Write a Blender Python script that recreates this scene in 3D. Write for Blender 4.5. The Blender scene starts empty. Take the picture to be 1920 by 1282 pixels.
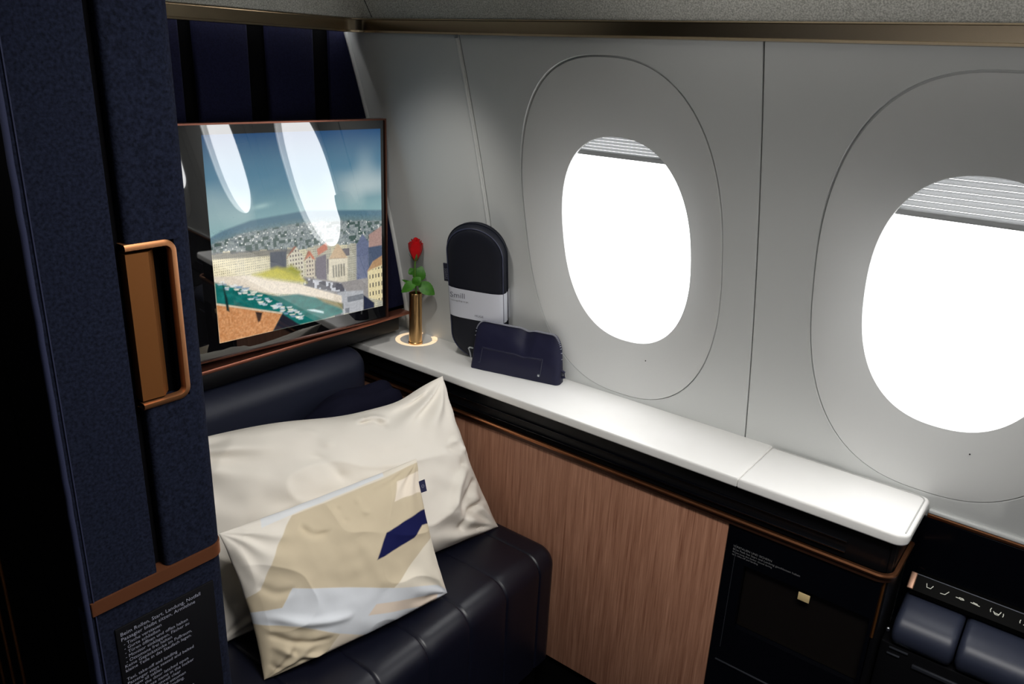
import bpy, bmesh, math, random
import numpy as np
from mathutils import Vector, Matrix, noise

random.seed(7)
C = bpy.context.scene.collection
SC = bpy.context.scene

# ------------------------------------------------------------------ helpers
def srgb(r, g, b):
    f = lambda c: c / 12.92 if c <= 0.04045 else ((c + 0.055) / 1.055) ** 2.4
    return (f(r / 255), f(g / 255), f(b / 255), 1.0)

def nodes_of(name):
    m = bpy.data.materials.new(name)
    m.use_nodes = True
    nt = m.node_tree
    return m, nt, nt.nodes['Principled BSDF']

def mat(name, col, rough=0.5, metal=0.0, spec=0.5, coat=0.0, bump=None, mottle=None, ior=None, sheen=0.0, emis=None):
    """plain procedural material; bump=(scale, strength, dist); mottle=(scale, colour2, contrast)"""
    m, nt, p = nodes_of(name)
    p.inputs['Base Color'].default_value = col
    p.inputs['Roughness'].default_value = rough
    p.inputs['Metallic'].default_value = metal
    p.inputs['Specular IOR Level'].default_value = spec
    p.inputs['Coat Weight'].default_value = coat
    p.inputs['Coat Roughness'].default_value = 0.08
    p.inputs['Sheen Weight'].default_value = sheen
    if ior: p.inputs['IOR'].default_value = ior
    if emis:
        p.inputs['Emission Color'].default_value = emis[0]
        p.inputs['Emission Strength'].default_value = emis[1]
    if bump or mottle:
        tc = nt.nodes.new('ShaderNodeTexCoord')
    if mottle:
        n = nt.nodes.new('ShaderNodeTexNoise')
        n.inputs['Scale'].default_value = mottle[0]
        n.inputs['Detail'].default_value = 3
        r = nt.nodes.new('ShaderNodeValToRGB')
        r.color_ramp.elements[0].position = 0.5 - mottle[2]
        r.color_ramp.elements[1].position = 0.5 + mottle[2]
        r.color_ramp.elements[0].color = col
        r.color_ramp.elements[1].color = mottle[1]
        nt.links.new(tc.outputs['Object'], n.inputs['Vector'])
        nt.links.new(n.outputs['Fac'], r.inputs['Fac'])
        nt.links.new(r.outputs['Color'], p.inputs['Base Color'])
    if bump:
        n = nt.nodes.new('ShaderNodeTexNoise')
        n.inputs['Scale'].default_value = bump[0]
        n.inputs['Detail'].default_value = 4
        b = nt.nodes.new('ShaderNodeBump')
        b.inputs['Strength'].default_value = bump[1]
        b.inputs['Distance'].default_value = bump[2]
        nt.links.new(tc.outputs['Object'], n.inputs['Vector'])
        nt.links.new(n.outputs['Fac'], b.inputs['Height'])
        nt.links.new(b.outputs['Normal'], p.inputs['Normal'])
    return m

LOC = {}
def root_loc(o):
    while o.parent: o = o.parent
    return LOC.get(o.name, Vector((0, 0, 0)))

def link_mesh(name, me, m, parent, smooth):
    if m is not None:
        for mm in (m if isinstance(m, (list, tuple)) else [m]): me.materials.append(mm)
    if smooth is not None:
        me.shade_smooth()
        me.set_sharp_from_angle(angle=math.radians(smooth))
    o = bpy.data.objects.new(name, me)
    if parent is not None:
        l = root_loc(parent)
        me.transform(Matrix.Translation(-l))
        o.parent = parent
    else:
        vs = [v.co for v in me.vertices]
        mn = [min(v[i] for v in vs) for i in range(3)]; mx = [max(v[i] for v in vs) for i in range(3)]
        l = Vector(((mn[0] + mx[0]) / 2, (mn[1] + mx[1]) / 2, mn[2]))
        me.transform(Matrix.Translation(-l))
        o.location = l
    C.objects.link(o)
    if parent is None: LOC[o.name] = Vector(o.location)
    return o

def obj(name, bm, m, parent=None, smooth=35):
    bmesh.ops.recalc_face_normals(bm, faces=bm.faces)
    me = bpy.data.meshes.new(name)
    bm.to_mesh(me); bm.free()
    return link_mesh(name, me, m, parent, smooth)

def thing(name, label, cat, loc, group=None):
    o = bpy.data.objects.new(name, None)
    o.empty_display_size = 0.05
    C.objects.link(o)
    o.location = loc
    LOC[o.name] = Vector(loc)
    o['label'] = label; o['category'] = cat
    if group: o['group'] = group
    return o

def struct(o, label=None):
    o['kind'] = 'structure'
    if label: o['label'] = label
    return o

def struct_root(name, loc, label):
    o = bpy.data.objects.new(name, None); C.objects.link(o); o.location = loc; LOC[o.name] = Vector(loc)
    return struct(o, label)

def join(bm, bm2):
    me = bpy.data.meshes.new('t'); bm2.to_mesh(me); bm2.free(); bm.from_mesh(me); bpy.data.meshes.remove(me)

def box(bm, x0, x1, y0, y1, z0, z1, r=0.0, seg=3):
    b = bmesh.new()
    bmesh.ops.create_cube(b, size=1)
    for v in b.verts:
        v.co = Vector(((x0 + x1) / 2 + v.co.x * (x1 - x0), (y0 + y1) / 2 + v.co.y * (y1 - y0), (z0 + z1) / 2 + v.co.z * (z1 - z0)))
    if r > 0:
        bmesh.ops.bevel(b, geom=list(b.edges), offset=r, segments=seg, profile=0.5, affect='EDGES', clamp_overlap=True)
    join(bm, b)
    return bm

def bx(*a, **k): return box(bmesh.new(), *a, **k)

def prism(bm, pts, f0, f1):
    """pts 2d; f0(p), f1(p) give the two 3d ends"""
    a = [bm.verts.new(f0(p)) for p in pts]; b = [bm.verts.new(f1(p)) for p in pts]
    n = len(pts)
    bm.faces.new(a); bm.faces.new(b[::-1])
    for i in range(n): bm.faces.new((a[i], b[i], b[(i + 1) % n], a[(i + 1) % n]))
    return bm

def sweep(bm, path, prof, up=(0, 0, 1), closed=False, cap=True):
    """prof: list of (side, up) offsets swept on a path; side = dir x up"""
    n = len(path); rings = []
    path = [Vector(p) for p in path]; up = Vector(up)
    for i, p in enumerate(path):
        if closed: d = (path[(i + 1) % n] - path[i - 1])
        else: d = path[min(i + 1, n - 1)] - path[max(i - 1, 0)]
        d.normalize()
        s = d.cross(up)
        if s.length < 1e-5: s = d.cross(Vector((0, 1, 0)))
        s.normalize(); u = s.cross(d).normalized()
        rings.append([bm.verts.new(p + s * a + u * b) for a, b in prof])
    k = len(prof)
    for i in range(n if closed else n - 1):
        A = rings[i]; B = rings[(i + 1) % n]
        for j in range(k): bm.faces.new((A[j], B[j], B[(j + 1) % k], A[(j + 1) % k]))
    if not closed and cap:
        bm.faces.new(rings[0]); bm.faces.new(rings[-1][::-1])
    return bm

def tube(bm, path, r, n=10, closed=False, up=(0, 0, 1), taper=None):
    prof = [(math.cos(2 * math.pi * i / n), math.sin(2 * math.pi * i / n)) for i in range(n)]
    if taper is None: return sweep(bm, path, [(a * r, b * r) for a, b in prof], up, closed)
    b2 = bmesh.new(); path = [Vector(p) for p in path]; m = len(path); rings = []
    for i, p in enumerate(path):
        d = (path[min(i + 1, m - 1)] - path[max(i - 1, 0)]).normalized()
        s = d.cross(Vector(up)); s = s.normalized() if s.length > 1e-5 else Vector((1, 0, 0)); u = s.cross(d).normalized()
        rr = r * taper[i]
        rings.append([b2.verts.new(p + s * a * rr + u * b * rr) for a, b in prof])
    for i in range(m - 1):
        for j in range(n): b2.faces.new((rings[i][j], rings[i + 1][j], rings[i + 1][(j + 1) % n], rings[i][(j + 1) % n]))
    b2.faces.new(rings[0]); b2.faces.new(rings[-1][::-1])
    join(bm, b2); return bm

def lathe(bm, prof, cx, cy, n=40):
    rings = []
    for r, z in prof:
        rings.append([bm.verts.new((cx + r * math.cos(2 * math.pi * i / n), cy + r * math.sin(2 * math.pi * i / n), z)) for i in range(n)])
    for a, b in zip(rings, rings[1:]):
        for i in range(n): bm.faces.new((a[i], a[(i + 1) % n], b[(i + 1) % n], b[i]))
    bm.faces.new(rings[0]); bm.faces.new(rings[-1][::-1])
    return bm

def grid(bm, P, wrap=False):
    """P[i][j] -> 3d points"""
    V = [[bm.verts.new(p) for p in row] for row in P]
    for i in range(len(V) - 1):
        k = len(V[i])
        for j in range(k if wrap else k - 1):
            bm.faces.new((V[i][j], V[i + 1][j], V[i + 1][(j + 1) % k], V[i][(j + 1) % k]))
    return V

def text(name, body, size, origin, ux, uy, m, parent, bm=None):
    """flat lettering as a real mesh; pass bm to collect several lines in one part"""
    cu = bpy.data.curves.new('t', 'FONT'); cu.body = body; cu.size = size; cu.resolution_u = 2
    o = bpy.data.objects.new('t', cu)
    me = o.to_mesh()
    ux = Vector(ux).normalized(); uy = Vector(uy).normalized(); uz = ux.cross(uy)
    M = Matrix((ux, uy, uz)).transposed().to_4x4(); M.translation = Vector(origin)
    b = bmesh.new(); b.from_mesh(me); b.transform(M)
    o.to_mesh_clear(); bpy.data.objects.remove(o); bpy.data.curves.remove(cu)
    if bm is not None:
        join(bm, b); return bm
    me = bpy.data.meshes.new(name); b.to_mesh(me); b.free()
    return link_mesh(name, me, m, parent, None)

def ss(a, b, x):
    t = max(0, min(1, (x - a) / (b - a))); return t * t * (3 - 2 * t)

# ------------------------------------------------------------------ materials
navy = srgb(25, 31, 62)
M_fabric = mat('navy_felt', srgb(10, 12, 21), 0.95, spec=0.05, mottle=(330, srgb(25, 29, 44), 0.22), bump=(600, 0.4, 0.001))
M_fabric_dark = mat('navy_felt_panel', srgb(14, 15, 38), 0.9, spec=0.15, mottle=(330, srgb(24, 26, 54), 0.22), bump=(600, 0.3, 0.001))
M_piping = mat('navy_piping', srgb(30, 34, 56), 0.75, spec=0.2, bump=(700, 0.3, 0.0006))
M_leather = mat('navy_leather', srgb(11, 13, 27), 0.40, spec=0.5, bump=(260, 0.12, 0.0008))
M_leather_soft = mat('navy_leather_soft', srgb(30, 34, 51), 0.5, spec=0.5, bump=(300, 0.1, 0.0006))
M_pad = mat('armrest_leather', srgb(44, 49, 66), 0.42, spec=0.5, bump=(300, 0.1, 0.0006))
M_barblack = mat('bar_black', srgb(4, 4, 4), 0.55, spec=0.06)
M_black = mat('black_satin', srgb(7, 7, 10), 0.45, spec=0.3)
M_blackgloss = mat('black_gloss', srgb(5, 6, 11), 0.16, spec=0.35)
M_blackmat = mat('black_matt', srgb(5, 5, 7), 0.9, spec=0.05)
M_copper = mat('copper_satin', srgb(196, 132, 92), 0.34, metal=1.0, bump=(900, 0.03, 0.0003))
M_copper_dark = mat('bronze_satin', srgb(132, 84, 44), 0.45, metal=0.8)
M_champagne = mat('champagne_metal', srgb(178, 162, 138), 0.2, metal=1.0)
M_brass = mat('brass', srgb(222, 178, 122), 0.3, metal=1.0)
M_wall = mat('sidewall_grey', srgb(214, 216, 215), 0.55, spec=0.3, bump=(500, 0.04, 0.0004))
M_wall2 = mat('cabin_grey', srgb(170, 170, 168), 0.7, spec=0.2)
M_bezel = mat('bezel_grey', srgb(222, 223, 222), 0.5, spec=0.3, bump=(500, 0.03, 0.0004))
M_ceiling = mat('ceiling_fleck', srgb(172, 172, 164), 0.9, spec=0.1, mottle=(420, srgb(232, 231, 224), 0.16), bump=(420, 0.35, 0.002))
M_white = mat('white_solid_surface', srgb(240, 239, 236), 0.28, spec=0.5, mottle=(9, srgb(247, 246, 244), 0.3))
M_carpet = mat('dark_carpet', srgb(18, 18, 24), 0.95, spec=0.05, mottle=(500, srgb(30, 30, 38), 0.25))
M_gap = mat('gap_dark', srgb(40, 40, 40), 0.9, spec=0.05)
M_silver = mat('silver_metal', srgb(200, 203, 208), 0.3, metal=1.0)
M_steel = mat('steel_trim', srgb(110, 114, 124), 0.35, metal=0.9)
M_cream = mat('cream_tag', srgb(214, 190, 140), 0.5)
M_letter = mat('pale_lettering', srgb(126, 128, 142), 0.7, spec=0.1)
M_letter_dim = mat('grey_lettering', srgb(120, 120, 122), 0.7, spec=0.1)
M_letter_dark = mat('grey_ink', srgb(120, 122, 132), 0.8, spec=0.1)
M_paper = mat('paper_band', srgb(214, 216, 226), 0.6, spec=0.2)
M_case = mat('navy_neoprene', srgb(17, 20, 32), 0.6, spec=0.3, bump=(500, 0.15, 0.0005))
M_pouch = mat('navy_leatherette', srgb(20, 21, 50), 0.5, spec=0.4, bump=(420, 0.15, 0.0006))
M_cotton = mat('cream_cotton', srgb(232, 226, 216), 0.9, spec=0.1, bump=(900, 0.12, 0.0006))
M_red = mat('rose_red', srgb(200, 8, 18), 0.6, spec=0.2, sheen=0.1)
M_leaf = mat('rose_leaf', srgb(44, 100, 22), 0.5, spec=0.4, mottle=(90, srgb(74, 138, 36), 0.3))
M_stem = mat('rose_stem', srgb(88, 132, 52), 0.5)
M_blanket = mat('navy_quilt', srgb(13, 14, 32), 0.85, spec=0.15, bump=(220, 0.3, 0.0012))
M_glow = mat('caustic_glow', srgb(255, 226, 190), 0.4, emis=(srgb(255, 224, 184), 0.75))
M_inside = mat('niche_brown', srgb(58, 46, 38), 0.7, spec=0.2)
M_indicator = mat('icon_white', srgb(190, 190, 180), 0.5, emis=(srgb(235, 235, 220), 0.25))
M_shelfcopper = mat('copper_shelf', srgb(190, 122, 100), 0.38, metal=0.9)

def wood_mat():
    m, nt, p = nodes_of('light_oak_veneer')
    tc = nt.nodes.new('ShaderNodeTexCoord')
    mp = nt.nodes.new('ShaderNodeMapping'); mp.inputs['Scale'].default_value = (90, 90, 3.0)
    n = nt.nodes.new('ShaderNodeTexNoise'); n.inputs['Scale'].default_value = 1.6; n.inputs['Detail'].default_value = 6; n.inputs['Roughness'].default_value = 0.65
    mp2 = nt.nodes.new('ShaderNodeMapping'); mp2.inputs['Scale'].default_value = (420, 420, 9)
    n2 = nt.nodes.new('ShaderNodeTexNoise'); n2.inputs['Scale'].default_value = 1.2; n2.inputs['Detail'].default_value = 3
    mx = nt.nodes.new('ShaderNodeMix'); mx.data_type = 'FLOAT'; mx.inputs[0].default_value = 0.4
    r = nt.nodes.new('ShaderNodeValToRGB')
    r.color_ramp.elements[0].position = 0.33; r.color_ramp.elements[0].color = srgb(128, 84, 64)
    r.color_ramp.elements[1].position = 0.68; r.color_ramp.elements[1].color = srgb(186, 138, 112)
    L = nt.links.new
    L(tc.outputs['Object'], mp.inputs['Vector']); L(mp.outputs['Vector'], n.inputs['Vector'])
    L(tc.outputs['Object'], mp2.inputs['Vector']); L(mp2.outputs['Vector'], n2.inputs['Vector'])
    L(n.outputs['Fac'], mx.inputs[2]); L(n2.outputs['Fac'], mx.inputs[3]); L(mx.outputs[0], r.inputs['Fac'])
    L(r.outputs['Color'], p.inputs['Base Color'])
    b = nt.nodes.new('ShaderNodeBump'); b.inputs['Strength'].default_value = 0.15; b.inputs['Distance'].default_value = 0.0005
    L(n2.outputs['Fac'], b.inputs['Height']); L(b.outputs['Normal'], p.inputs['Normal'])
    p.inputs['Roughness'].default_value = 0.5; p.inputs['Specular IOR Level'].default_value = 0.3
    return m
M_wood = wood_mat()

def pane_mat():
    m, nt, p = nodes_of('window_pane'); nt.nodes.remove(p)
    out = nt.nodes['Material Output']
    t = nt.nodes.new('ShaderNodeBsdfTransparent'); g = nt.nodes.new('ShaderNodeBsdfGlossy'); g.inputs['Roughness'].default_value = 0.02
    mx = nt.nodes.new('ShaderNodeMixShader')
    mx.inputs[0].default_value = 0.05; nt.links.new(t.outputs[0], mx.inputs[1]); nt.links.new(g.outputs[0], mx.inputs[2])
    nt.links.new(mx.outputs[0], out.inputs['Surface'])
    return m
M_pane = pane_mat()

def shade_mat():
    m, nt, p = nodes_of('pleated_shade'); nt.nodes.remove(p)
    out = nt.nodes['Material Output']
    d = nt.nodes.new('ShaderNodeBsdfDiffuse'); d.inputs['Color'].default_value = (0.8, 0.81, 0.81, 1)
    t = nt.nodes.new('ShaderNodeBsdfTranslucent'); t.inputs['Color'].default_value = (0.20, 0.204, 0.208, 1)
    mx = nt.nodes.new('ShaderNodeMixShader'); mx.inputs[0].default_value = 0.5
    nt.links.new(d.outputs[0], mx.inputs[1]); nt.links.new(t.outputs[0], mx.inputs[2]); nt.links.new(mx.outputs[0], out.inputs['Surface'])
    return m
M_shade = shade_mat()

def attr_mat(name, strength, base=False):
    m, nt, p = nodes_of(name)
    a = nt.nodes.new('ShaderNodeAttribute'); a.attribute_name = 'Col'
    if base:
        nt.links.new(a.outputs['Color'], p.inputs['Base Color'])
        p.inputs['Roughness'].default_value = 0.85; p.inputs['Specular IOR Level'].default_value = 0.12
        tc = nt.nodes.new('ShaderNodeTexCoord'); n = nt.nodes.new('ShaderNodeTexNoise'); n.inputs['Scale'].default_value = 900
        b = nt.nodes.new('ShaderNodeBump'); b.inputs['Strength'].default_value = 0.12; b.inputs['Distance'].default_value = 0.0006
        nt.links.new(tc.outputs['Object'], n.inputs['Vector']); nt.links.new(n.outputs['Fac'], b.inputs['Height']); nt.links.new(b.outputs['Normal'], p.inputs['Normal'])
    else:
        p.inputs['Base Color'].default_value = (0.004, 0.004, 0.005, 1)
        p.inputs['Roughness'].default_value = 0.02
        p.inputs['IOR'].default_value = GLASS_IOR
        nt.links.new(a.outputs['Color'], p.inputs['Emission Color'])
        p.inputs['Emission Strength'].default_value = strength
    return m
GLASS_IOR = 2.3
M_screen = attr_mat('lit_screen', 0.95)
M_tvglass = mat('black_tv_glass', (0.004, 0.004, 0.005, 1), 0.02, ior=GLASS_IOR)
M_print = attr_mat('printed_cotton', 0, base=True)

# ------------------------------------------------------------------ sidewall
S = 0.71; CZ = 1.51
def xw(z):
    q = (z - CZ) / S
    return S * (-0.078 * q * q - 0.337 * q + 1.799)
PITCH = 0.635
WIN = [0.796 - PITCH * k for k in range(4)]          # bezel centres along the cabin
JOINT = [1.1325 - PITCH * k for k in range(5)]
BZ = (0.2315, 0.358, 1.1657, 2.5)                    # half width, half height, centre z, exponent
HZ = (0.1530, 0.2237, 1.157, 2.35)
def sup(t, h):
    c, s = math.cos(t), math.sin(t); n = h[3]
    k = (abs(c / h[0]) ** n + abs(s / h[1]) ** n) ** (-1 / n)
    return k * c, k * s + h[2]
NA = 144
wall = struct_root('wall_right', (1.45, 0.4, 0), 'pale grey curved cabin sidewall with oval window bezels')
WZ0, WZ1 = 0.0, 1.561
def wall_panel(y0, y1, wy):
    bm = bmesh.new()
    zc = BZ[2]
    ang = [2 * math.pi * i / NA for i in range(NA)]
    outer = []
    for t in ang:
        c, s = math.cos(t), math.sin(t)
        k = 1e9
        if c > 1e-9: k = min(k, (y1 - wy) / c)
        if c < -1e-9: k = min(k, (y0 - wy) / c)
        if s > 1e-9: k = min(k, (WZ1 - zc) / s)
        if s < -1e-9: k = min(k, (WZ0 - zc) / s)
        outer.append([wy + c * k, zc + s * k])
    for (cy, cz) in ((y0, WZ0), (y1, WZ0), (y0, WZ1), (y1, WZ1)):      # pull the nearest ray to each corner
        a = math.atan2(cz - zc, cy - wy) % (2 * math.pi)
        outer[int(round(a / (2 * math.pi) * NA)) % NA] = [cy, cz]
    rows = []
    G = 0.0015
    gp = [G + 0.0024 * max(0.0, math.sin(t)) ** 1.5 for t in ang]
    inner = [sup(t, (BZ[0] + g, BZ[1] + g, BZ[2], BZ[3])) for t, g in zip(ang, gp)]
    inner = [(wy + a, b) for a, b in inner]
    rows.append([(xw(b) + 0.014, a, b) for a, b in inner])
    rows.append([(xw(b) + 0.0012, a, b) for a, b in inner])
    K = 14
    for k in range(K + 1):
        f = k / K
        e = 0.0012 / 0.3 if k == 0 else f
        row = []
        for (a, b), (p, q) in zip(inner, outer):
            yy = a + (p - a) * e; zz = b + (q - b) * e
            row.append((xw(zz), yy, zz))
        rows.append(row)
    edge = [(xw(q) + 0.0012, p + (0.0010 if p > wy else -0.0010) * (abs(p - y0) < 1e-6 or abs(p - y1) < 1e-6), q) for p, q in outer]
    rows.append(edge)
    rows.append([(x + 0.02, y, z) for x, y, z in edge])
    grid(bm, rows, wrap=True)
    return obj('sidewall_panel', bm, M_wall, wall, 30)
for k in range(4): wall_panel(JOINT[k + 1] + 0.0022, JOINT[k] - 0.0022, WIN[k])
bm = bmesh.new()       # blank panel between the first joint and the front partition
zs = [WZ0 + (WZ1 - WZ0) * i / 40 for i in range(41)]
def blank_x(y, z):     # the blank panel swells gently towards the cabin near the joint
    return xw(z) - 0.004 * ss(1.1325, 1.16, y)
ys = [1.1325 + 0.0022 + 0.46 * (i / 24) for i in range(25)]
P = [[(xw(z) + 0.02, ys[0] - 0.001, z) for z in zs], [(xw(z) + 0.001, ys[0] - 0.001, z) for z in zs]] + [[(blank_x(y, z), y, z) for z in zs] for y in ys]
grid(bm, P)
obj('sidewall_panel', bm, M_wall, wall, 30)
for k in range(5):     # dark seals behind the joints
    bm = bmesh.new()
    grid(bm, [[(xw(z) + 0.006, JOINT[k] + d, z) for z in zs] for d in (-0.012, 0.012)])
    obj('joint_seal', bm, M_gap, wall)
# a raised lip running down the first joint
bm = bmesh.new()
zz = [0.82 + (1.550 - 0.82) * i / 40 for i in range(41)]
tube(bm, [(xw(z) - 0.0005, 1.1325 + 0.007, z) for z in zz], 0.0042, 10, up=(0, 1, 0))
obj('joint_lip', bm, M_wall, wall, 60)

def window(n, wy):
    w = struct_root('window_%d' % n, (xw(1.157), wy, 1.157), None)
    ang = [2 * math.pi * i / NA for i in range(NA)]
    out = [sup(t, BZ) for t in ang]; inn = [sup(t, HZ) for t in ang]
    rows = []
    rows.append([(xw(b) + 0.018, wy + a * 1.07, b + (b - BZ[2]) * 0.05) for a, b in out])
    rows.append([(xw(b) + 0.010, wy + a, b) for a, b in out])
    topset = lambda b: 0.0050 * ss(1.25, 1.5, b)
    rows.append([(xw(b) + 0.002 + topset(b), wy + a, b) for a, b in out])
    K = 18
    D = 0.030
    for k in range(K + 1):
        f = k / K
        row = []
        for (a, b), (c, d) in zip(out, inn):
            yy = a + (c - a) * f; zz = b + (d - b) * f
            if k == 0:
                yy *= 0.996
            dep = D * f ** 1.3
            row.append((xw(zz) + dep + topset(zz) * (1 - f), wy + yy, zz))
        rows.append(row)
    rows.append([(xw(b) + D + 0.004, wy + a * 0.995, HZ[2] + (b - HZ[2]) * 0.996) for a, b in inn])
    rows.append([(xw(b) + D + 0.007, wy + a * 1.01, HZ[2] + (b - HZ[2]) * 1.008) for a, b in inn])
    bm = bmesh.new(); grid(bm, rows, wrap=True)
    obj('bezel', bm, M_bezel, w, 40)
    bm = bmesh.new(); bmesh.ops.create_icosphere(bm, subdivisions=2, radius=0.0014)
    bmesh.ops.translate(bm, verts=bm.verts, vec=(xw(0.905) + 0.0125, wy - 0.058, 0.905))
    obj('screw_cap', bm, M_gap, w)
    # light tunnel to the outer skin, pane at its end
    bm = bmesh.new()
    T = [[(xw(b) + D + 0.006, wy + a * 1.10, HZ[2] + (b - HZ[2]) * 1.06) for a, b in inn],
         [(xw(b) + D + 0.030, wy + a * 1.10, HZ[2] + (b - HZ[2]) * 1.06) for a, b in inn]]
    grid(bm, T, wrap=True)
    bk = [[(xw(b) + D + 0.007, wy + a * 1.01, HZ[2] + (b - HZ[2]) * 1.008) for a, b in inn],
          [(xw(b) + D + 0.007, wy + a * 1.12, HZ[2] + (b - HZ[2]) * 1.08) for a, b in inn]]
    grid(bm, bk, wrap=True)
    fl = [[(xw(b) + D + 0.030, wy + a * 1.10, HZ[2] + (b - HZ[2]) * 1.06) for a, b in inn],
          [(xw(b) + D + 0.031, wy + a * 2.2, HZ[2] + (b - HZ[2]) * 1.95) for a, b in inn]]
    grid(bm, fl, wrap=True)
    obj('window_frame', bm, M_bezel, w, 40)
    bm = bmesh.new()
    vs = [bm.verts.new((xw(b) + D + 0.027, wy + a * 1.10, HZ[2] + (b - HZ[2]) * 1.06)) for a, b in inn]
    bm.faces.new(vs)
    obj('pane', bm, M_pane, w, None)
    # pleated shade gathered at the top of the opening
    bm = bmesh.new()
    zb = 1.345 if n != 2 else 1.311
    zt = HZ[2] + HZ[1] + 0.02
    npl = 9
    for i in range(npl):
        rows = []
        for k, (fz, dx) in enumerate(((0.0, 0.0), (0.5, 0.007), (0.95, 0.0005))):
            z = zb + (zt - zb) * (i + fz) / npl
            rows.append([(xw(z) + D + 0.010 + dx, wy - 0.155 + 0.31 * j / 8, z) for j in range(9)])
        grid(bm, rows)
    obj('pleated_shade', bm, M_shade, w, None)
    bm = bmesh.new()
    box(bm, xw(zb) + D + 0.009, xw(zb) + D + 0.020, wy - 0.15, wy + 0.15, zb - 0.007, zb + 0.002, 0.002, 2)
    obj('shade_rail', bm, M_shade, w)
    return w
for i, wy in enumerate(WIN):
    window(i + 1, wy)
# fuselage skin outside so daylight only enters by the windows
# ------------------------------------------------------------------ room shell
def shell(name, bm, m, label): return struct(obj(name, bm, m, None, None), label)
shell('floor', bx(-1.35, 1.56, -1.45, 1.75, -0.05, 0.0), M_carpet, 'dark carpeted cabin floor')
shell('wall_left', bx(-1.40, -1.35, -1.45, 1.75, 0, 2.2), M_fabric_dark, 'dark navy far side of the cabin')
shell('wall_back', bx(-1.35, 1.56, -1.45, -1.40, 0, 2.2), M_wall2, 'grey cabin wall behind the suite')
shell('wall_front', bx(-1.35, 1.62, 1.60, 1.65, 0, 2.2), M_blackmat, 'dark wall closing the cabin ahead')

# ceiling cove swept round the suite, with the champagne rail under it
CX, CY = 1.25, 1.425
def cove_path(d, r0=0.035, n=8):
    r = max(0.0005, r0 - d)
    cx, cy = CX - r0 if d < r0 else CX - d - 0.0005, CY - r0 if d < r0 else CY - d - 0.0005
    pts = []
    Y0 = -1.40
    for i in range(10): pts.append((CX - d, Y0 + (cy - Y0) * i / 10))
    for i in range(n + 1):
        a = math.pi / 2 * i / n
        pts.append((cx + r * math.cos(a), cy + r * math.sin(a)))
    for i in range(1, 7): pts.append((cx + (-1.35 - cx) * i / 6, CY - d))
    return pts
bm = bmesh.new()
prof = [(-0.012, 1.5838), (0.0, 1.5838), (0.003, 1.587), (0.05, 1.662), (0.11, 1.745), (0.2, 1.83), (0.33, 1.90), (0.5, 1.95), (0.8, 1.97)]
grid(bm, [[(x, y, z) for x, y in cove_path(d)] for d, z in prof])
struct(obj('ceiling', bm, M_ceiling, None, 50), 'fleck textured grey ceiling cove above the window wall')
bm = bmesh.new()
box(bm, -1.35, 0.75, -1.45, 1.0, 1.965, 2.0)
obj('ceiling_panel', bm, M_wall2, bpy.data.objects['ceiling'], None)
bm = bmesh.new()      # panel joint in the cove
tube(bm, [(CX - d + 0.0005, 1.372, z - 0.0005) for d, z in prof[2:8]], 0.0011, 6, up=(0, 1, 0))
obj('panel_joint', bm, M_gap, bpy.data.objects['ceiling'])
bm = bmesh.new()
d2 = lambda d: -d
band = [(0.004, 1.5838), (-0.001, 1.5838), (-0.0015, 1.5815), (0.0035, 1.5805), (0.0035, 1.5600), (-0.001, 1.5590), (-0.0015, 1.5555), (0.003, 1.5545), (0.02, 1.5545), (0.02, 1.5838)]
grid(bm, [[(x, y, z) for x, y in cove_path(d2(d))] for d, z in band] )
struct(obj('trim_1', bm, M_champagne, None, 30), 'champagne metal rail running under the ceiling cove')
# shelf closing the gap between rail and sidewall
bm = bmesh.new()
P = [[(1.262, -1.40 + 3.0 * i / 20, 1.5575) for i in range(21)], [(1.34, -1.40 + 3.0 * i / 20, 1.562) for i in range(21)]]
grid(bm, P)
struct(obj('trim_2', bm, M_blackmat, None, None), 'dark shadow gap above the sidewall')

# ------------------------------------------------------------------ navy partition behind the television
YP = 1.477
part = struct_root('wall_partition', (1.0, YP, 0.86), 'navy partition with padded upright panels behind the television')
bm = bmesh.new()
edge = [(xw(z) - 0.006, z) for z in [0.862 + (1.60 - 0.862) * i / 24 for i in range(25)]]
prism(bm, [(0.30, 0.862)] + edge + [(0.30, 1.60)], lambda p: (p[0], YP, p[1]), lambda p: (p[0], YP + 0.05, p[1]))
obj('partition_board', bm, M_blackmat, part, 40)
bm = bx(0.30, 1.285, 1.56, 1.598, 0.0, 0.80); obj('lower_board', bm, M_blackmat, part, None)
for (x0, x1) in ((0.72, 0.8495), (0.8794, 0.998), (1.043, 1.1615)):
    bm = bx(x0, x1, YP - 0.014, YP + 0.002, 1.36, 1.60, 0.006, 3)
    obj('padded_panel', bm, M_fabric_dark, part)
bm = bmesh.new()
pp = [(1.209, 0.875)] + [(xw(z) - 0.012, z) for z in [0.875 + 0.725 * i / 20 for i in range(21)]] + [(1.209, 1.60)]
prism(bm, pp, lambda p: (p[0], YP - 0.008, p[1]), lambda p: (p[0], YP + 0.002, p[1]))
obj('padded_panel', bm, M_fabric_dark, part, 40)
bm = bmesh.new()
tube(bm, [(xw(z) - 0.002, YP - 0.006, z) for z in [0.80 + 0.80 * i / 40 for i in range(41)]], 0.0075, 10, up=(0, 1, 0))
struct(obj('trim_3', bm, M_wall, None, 60), 'pale edge strip where the partition meets the sidewall')

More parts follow.
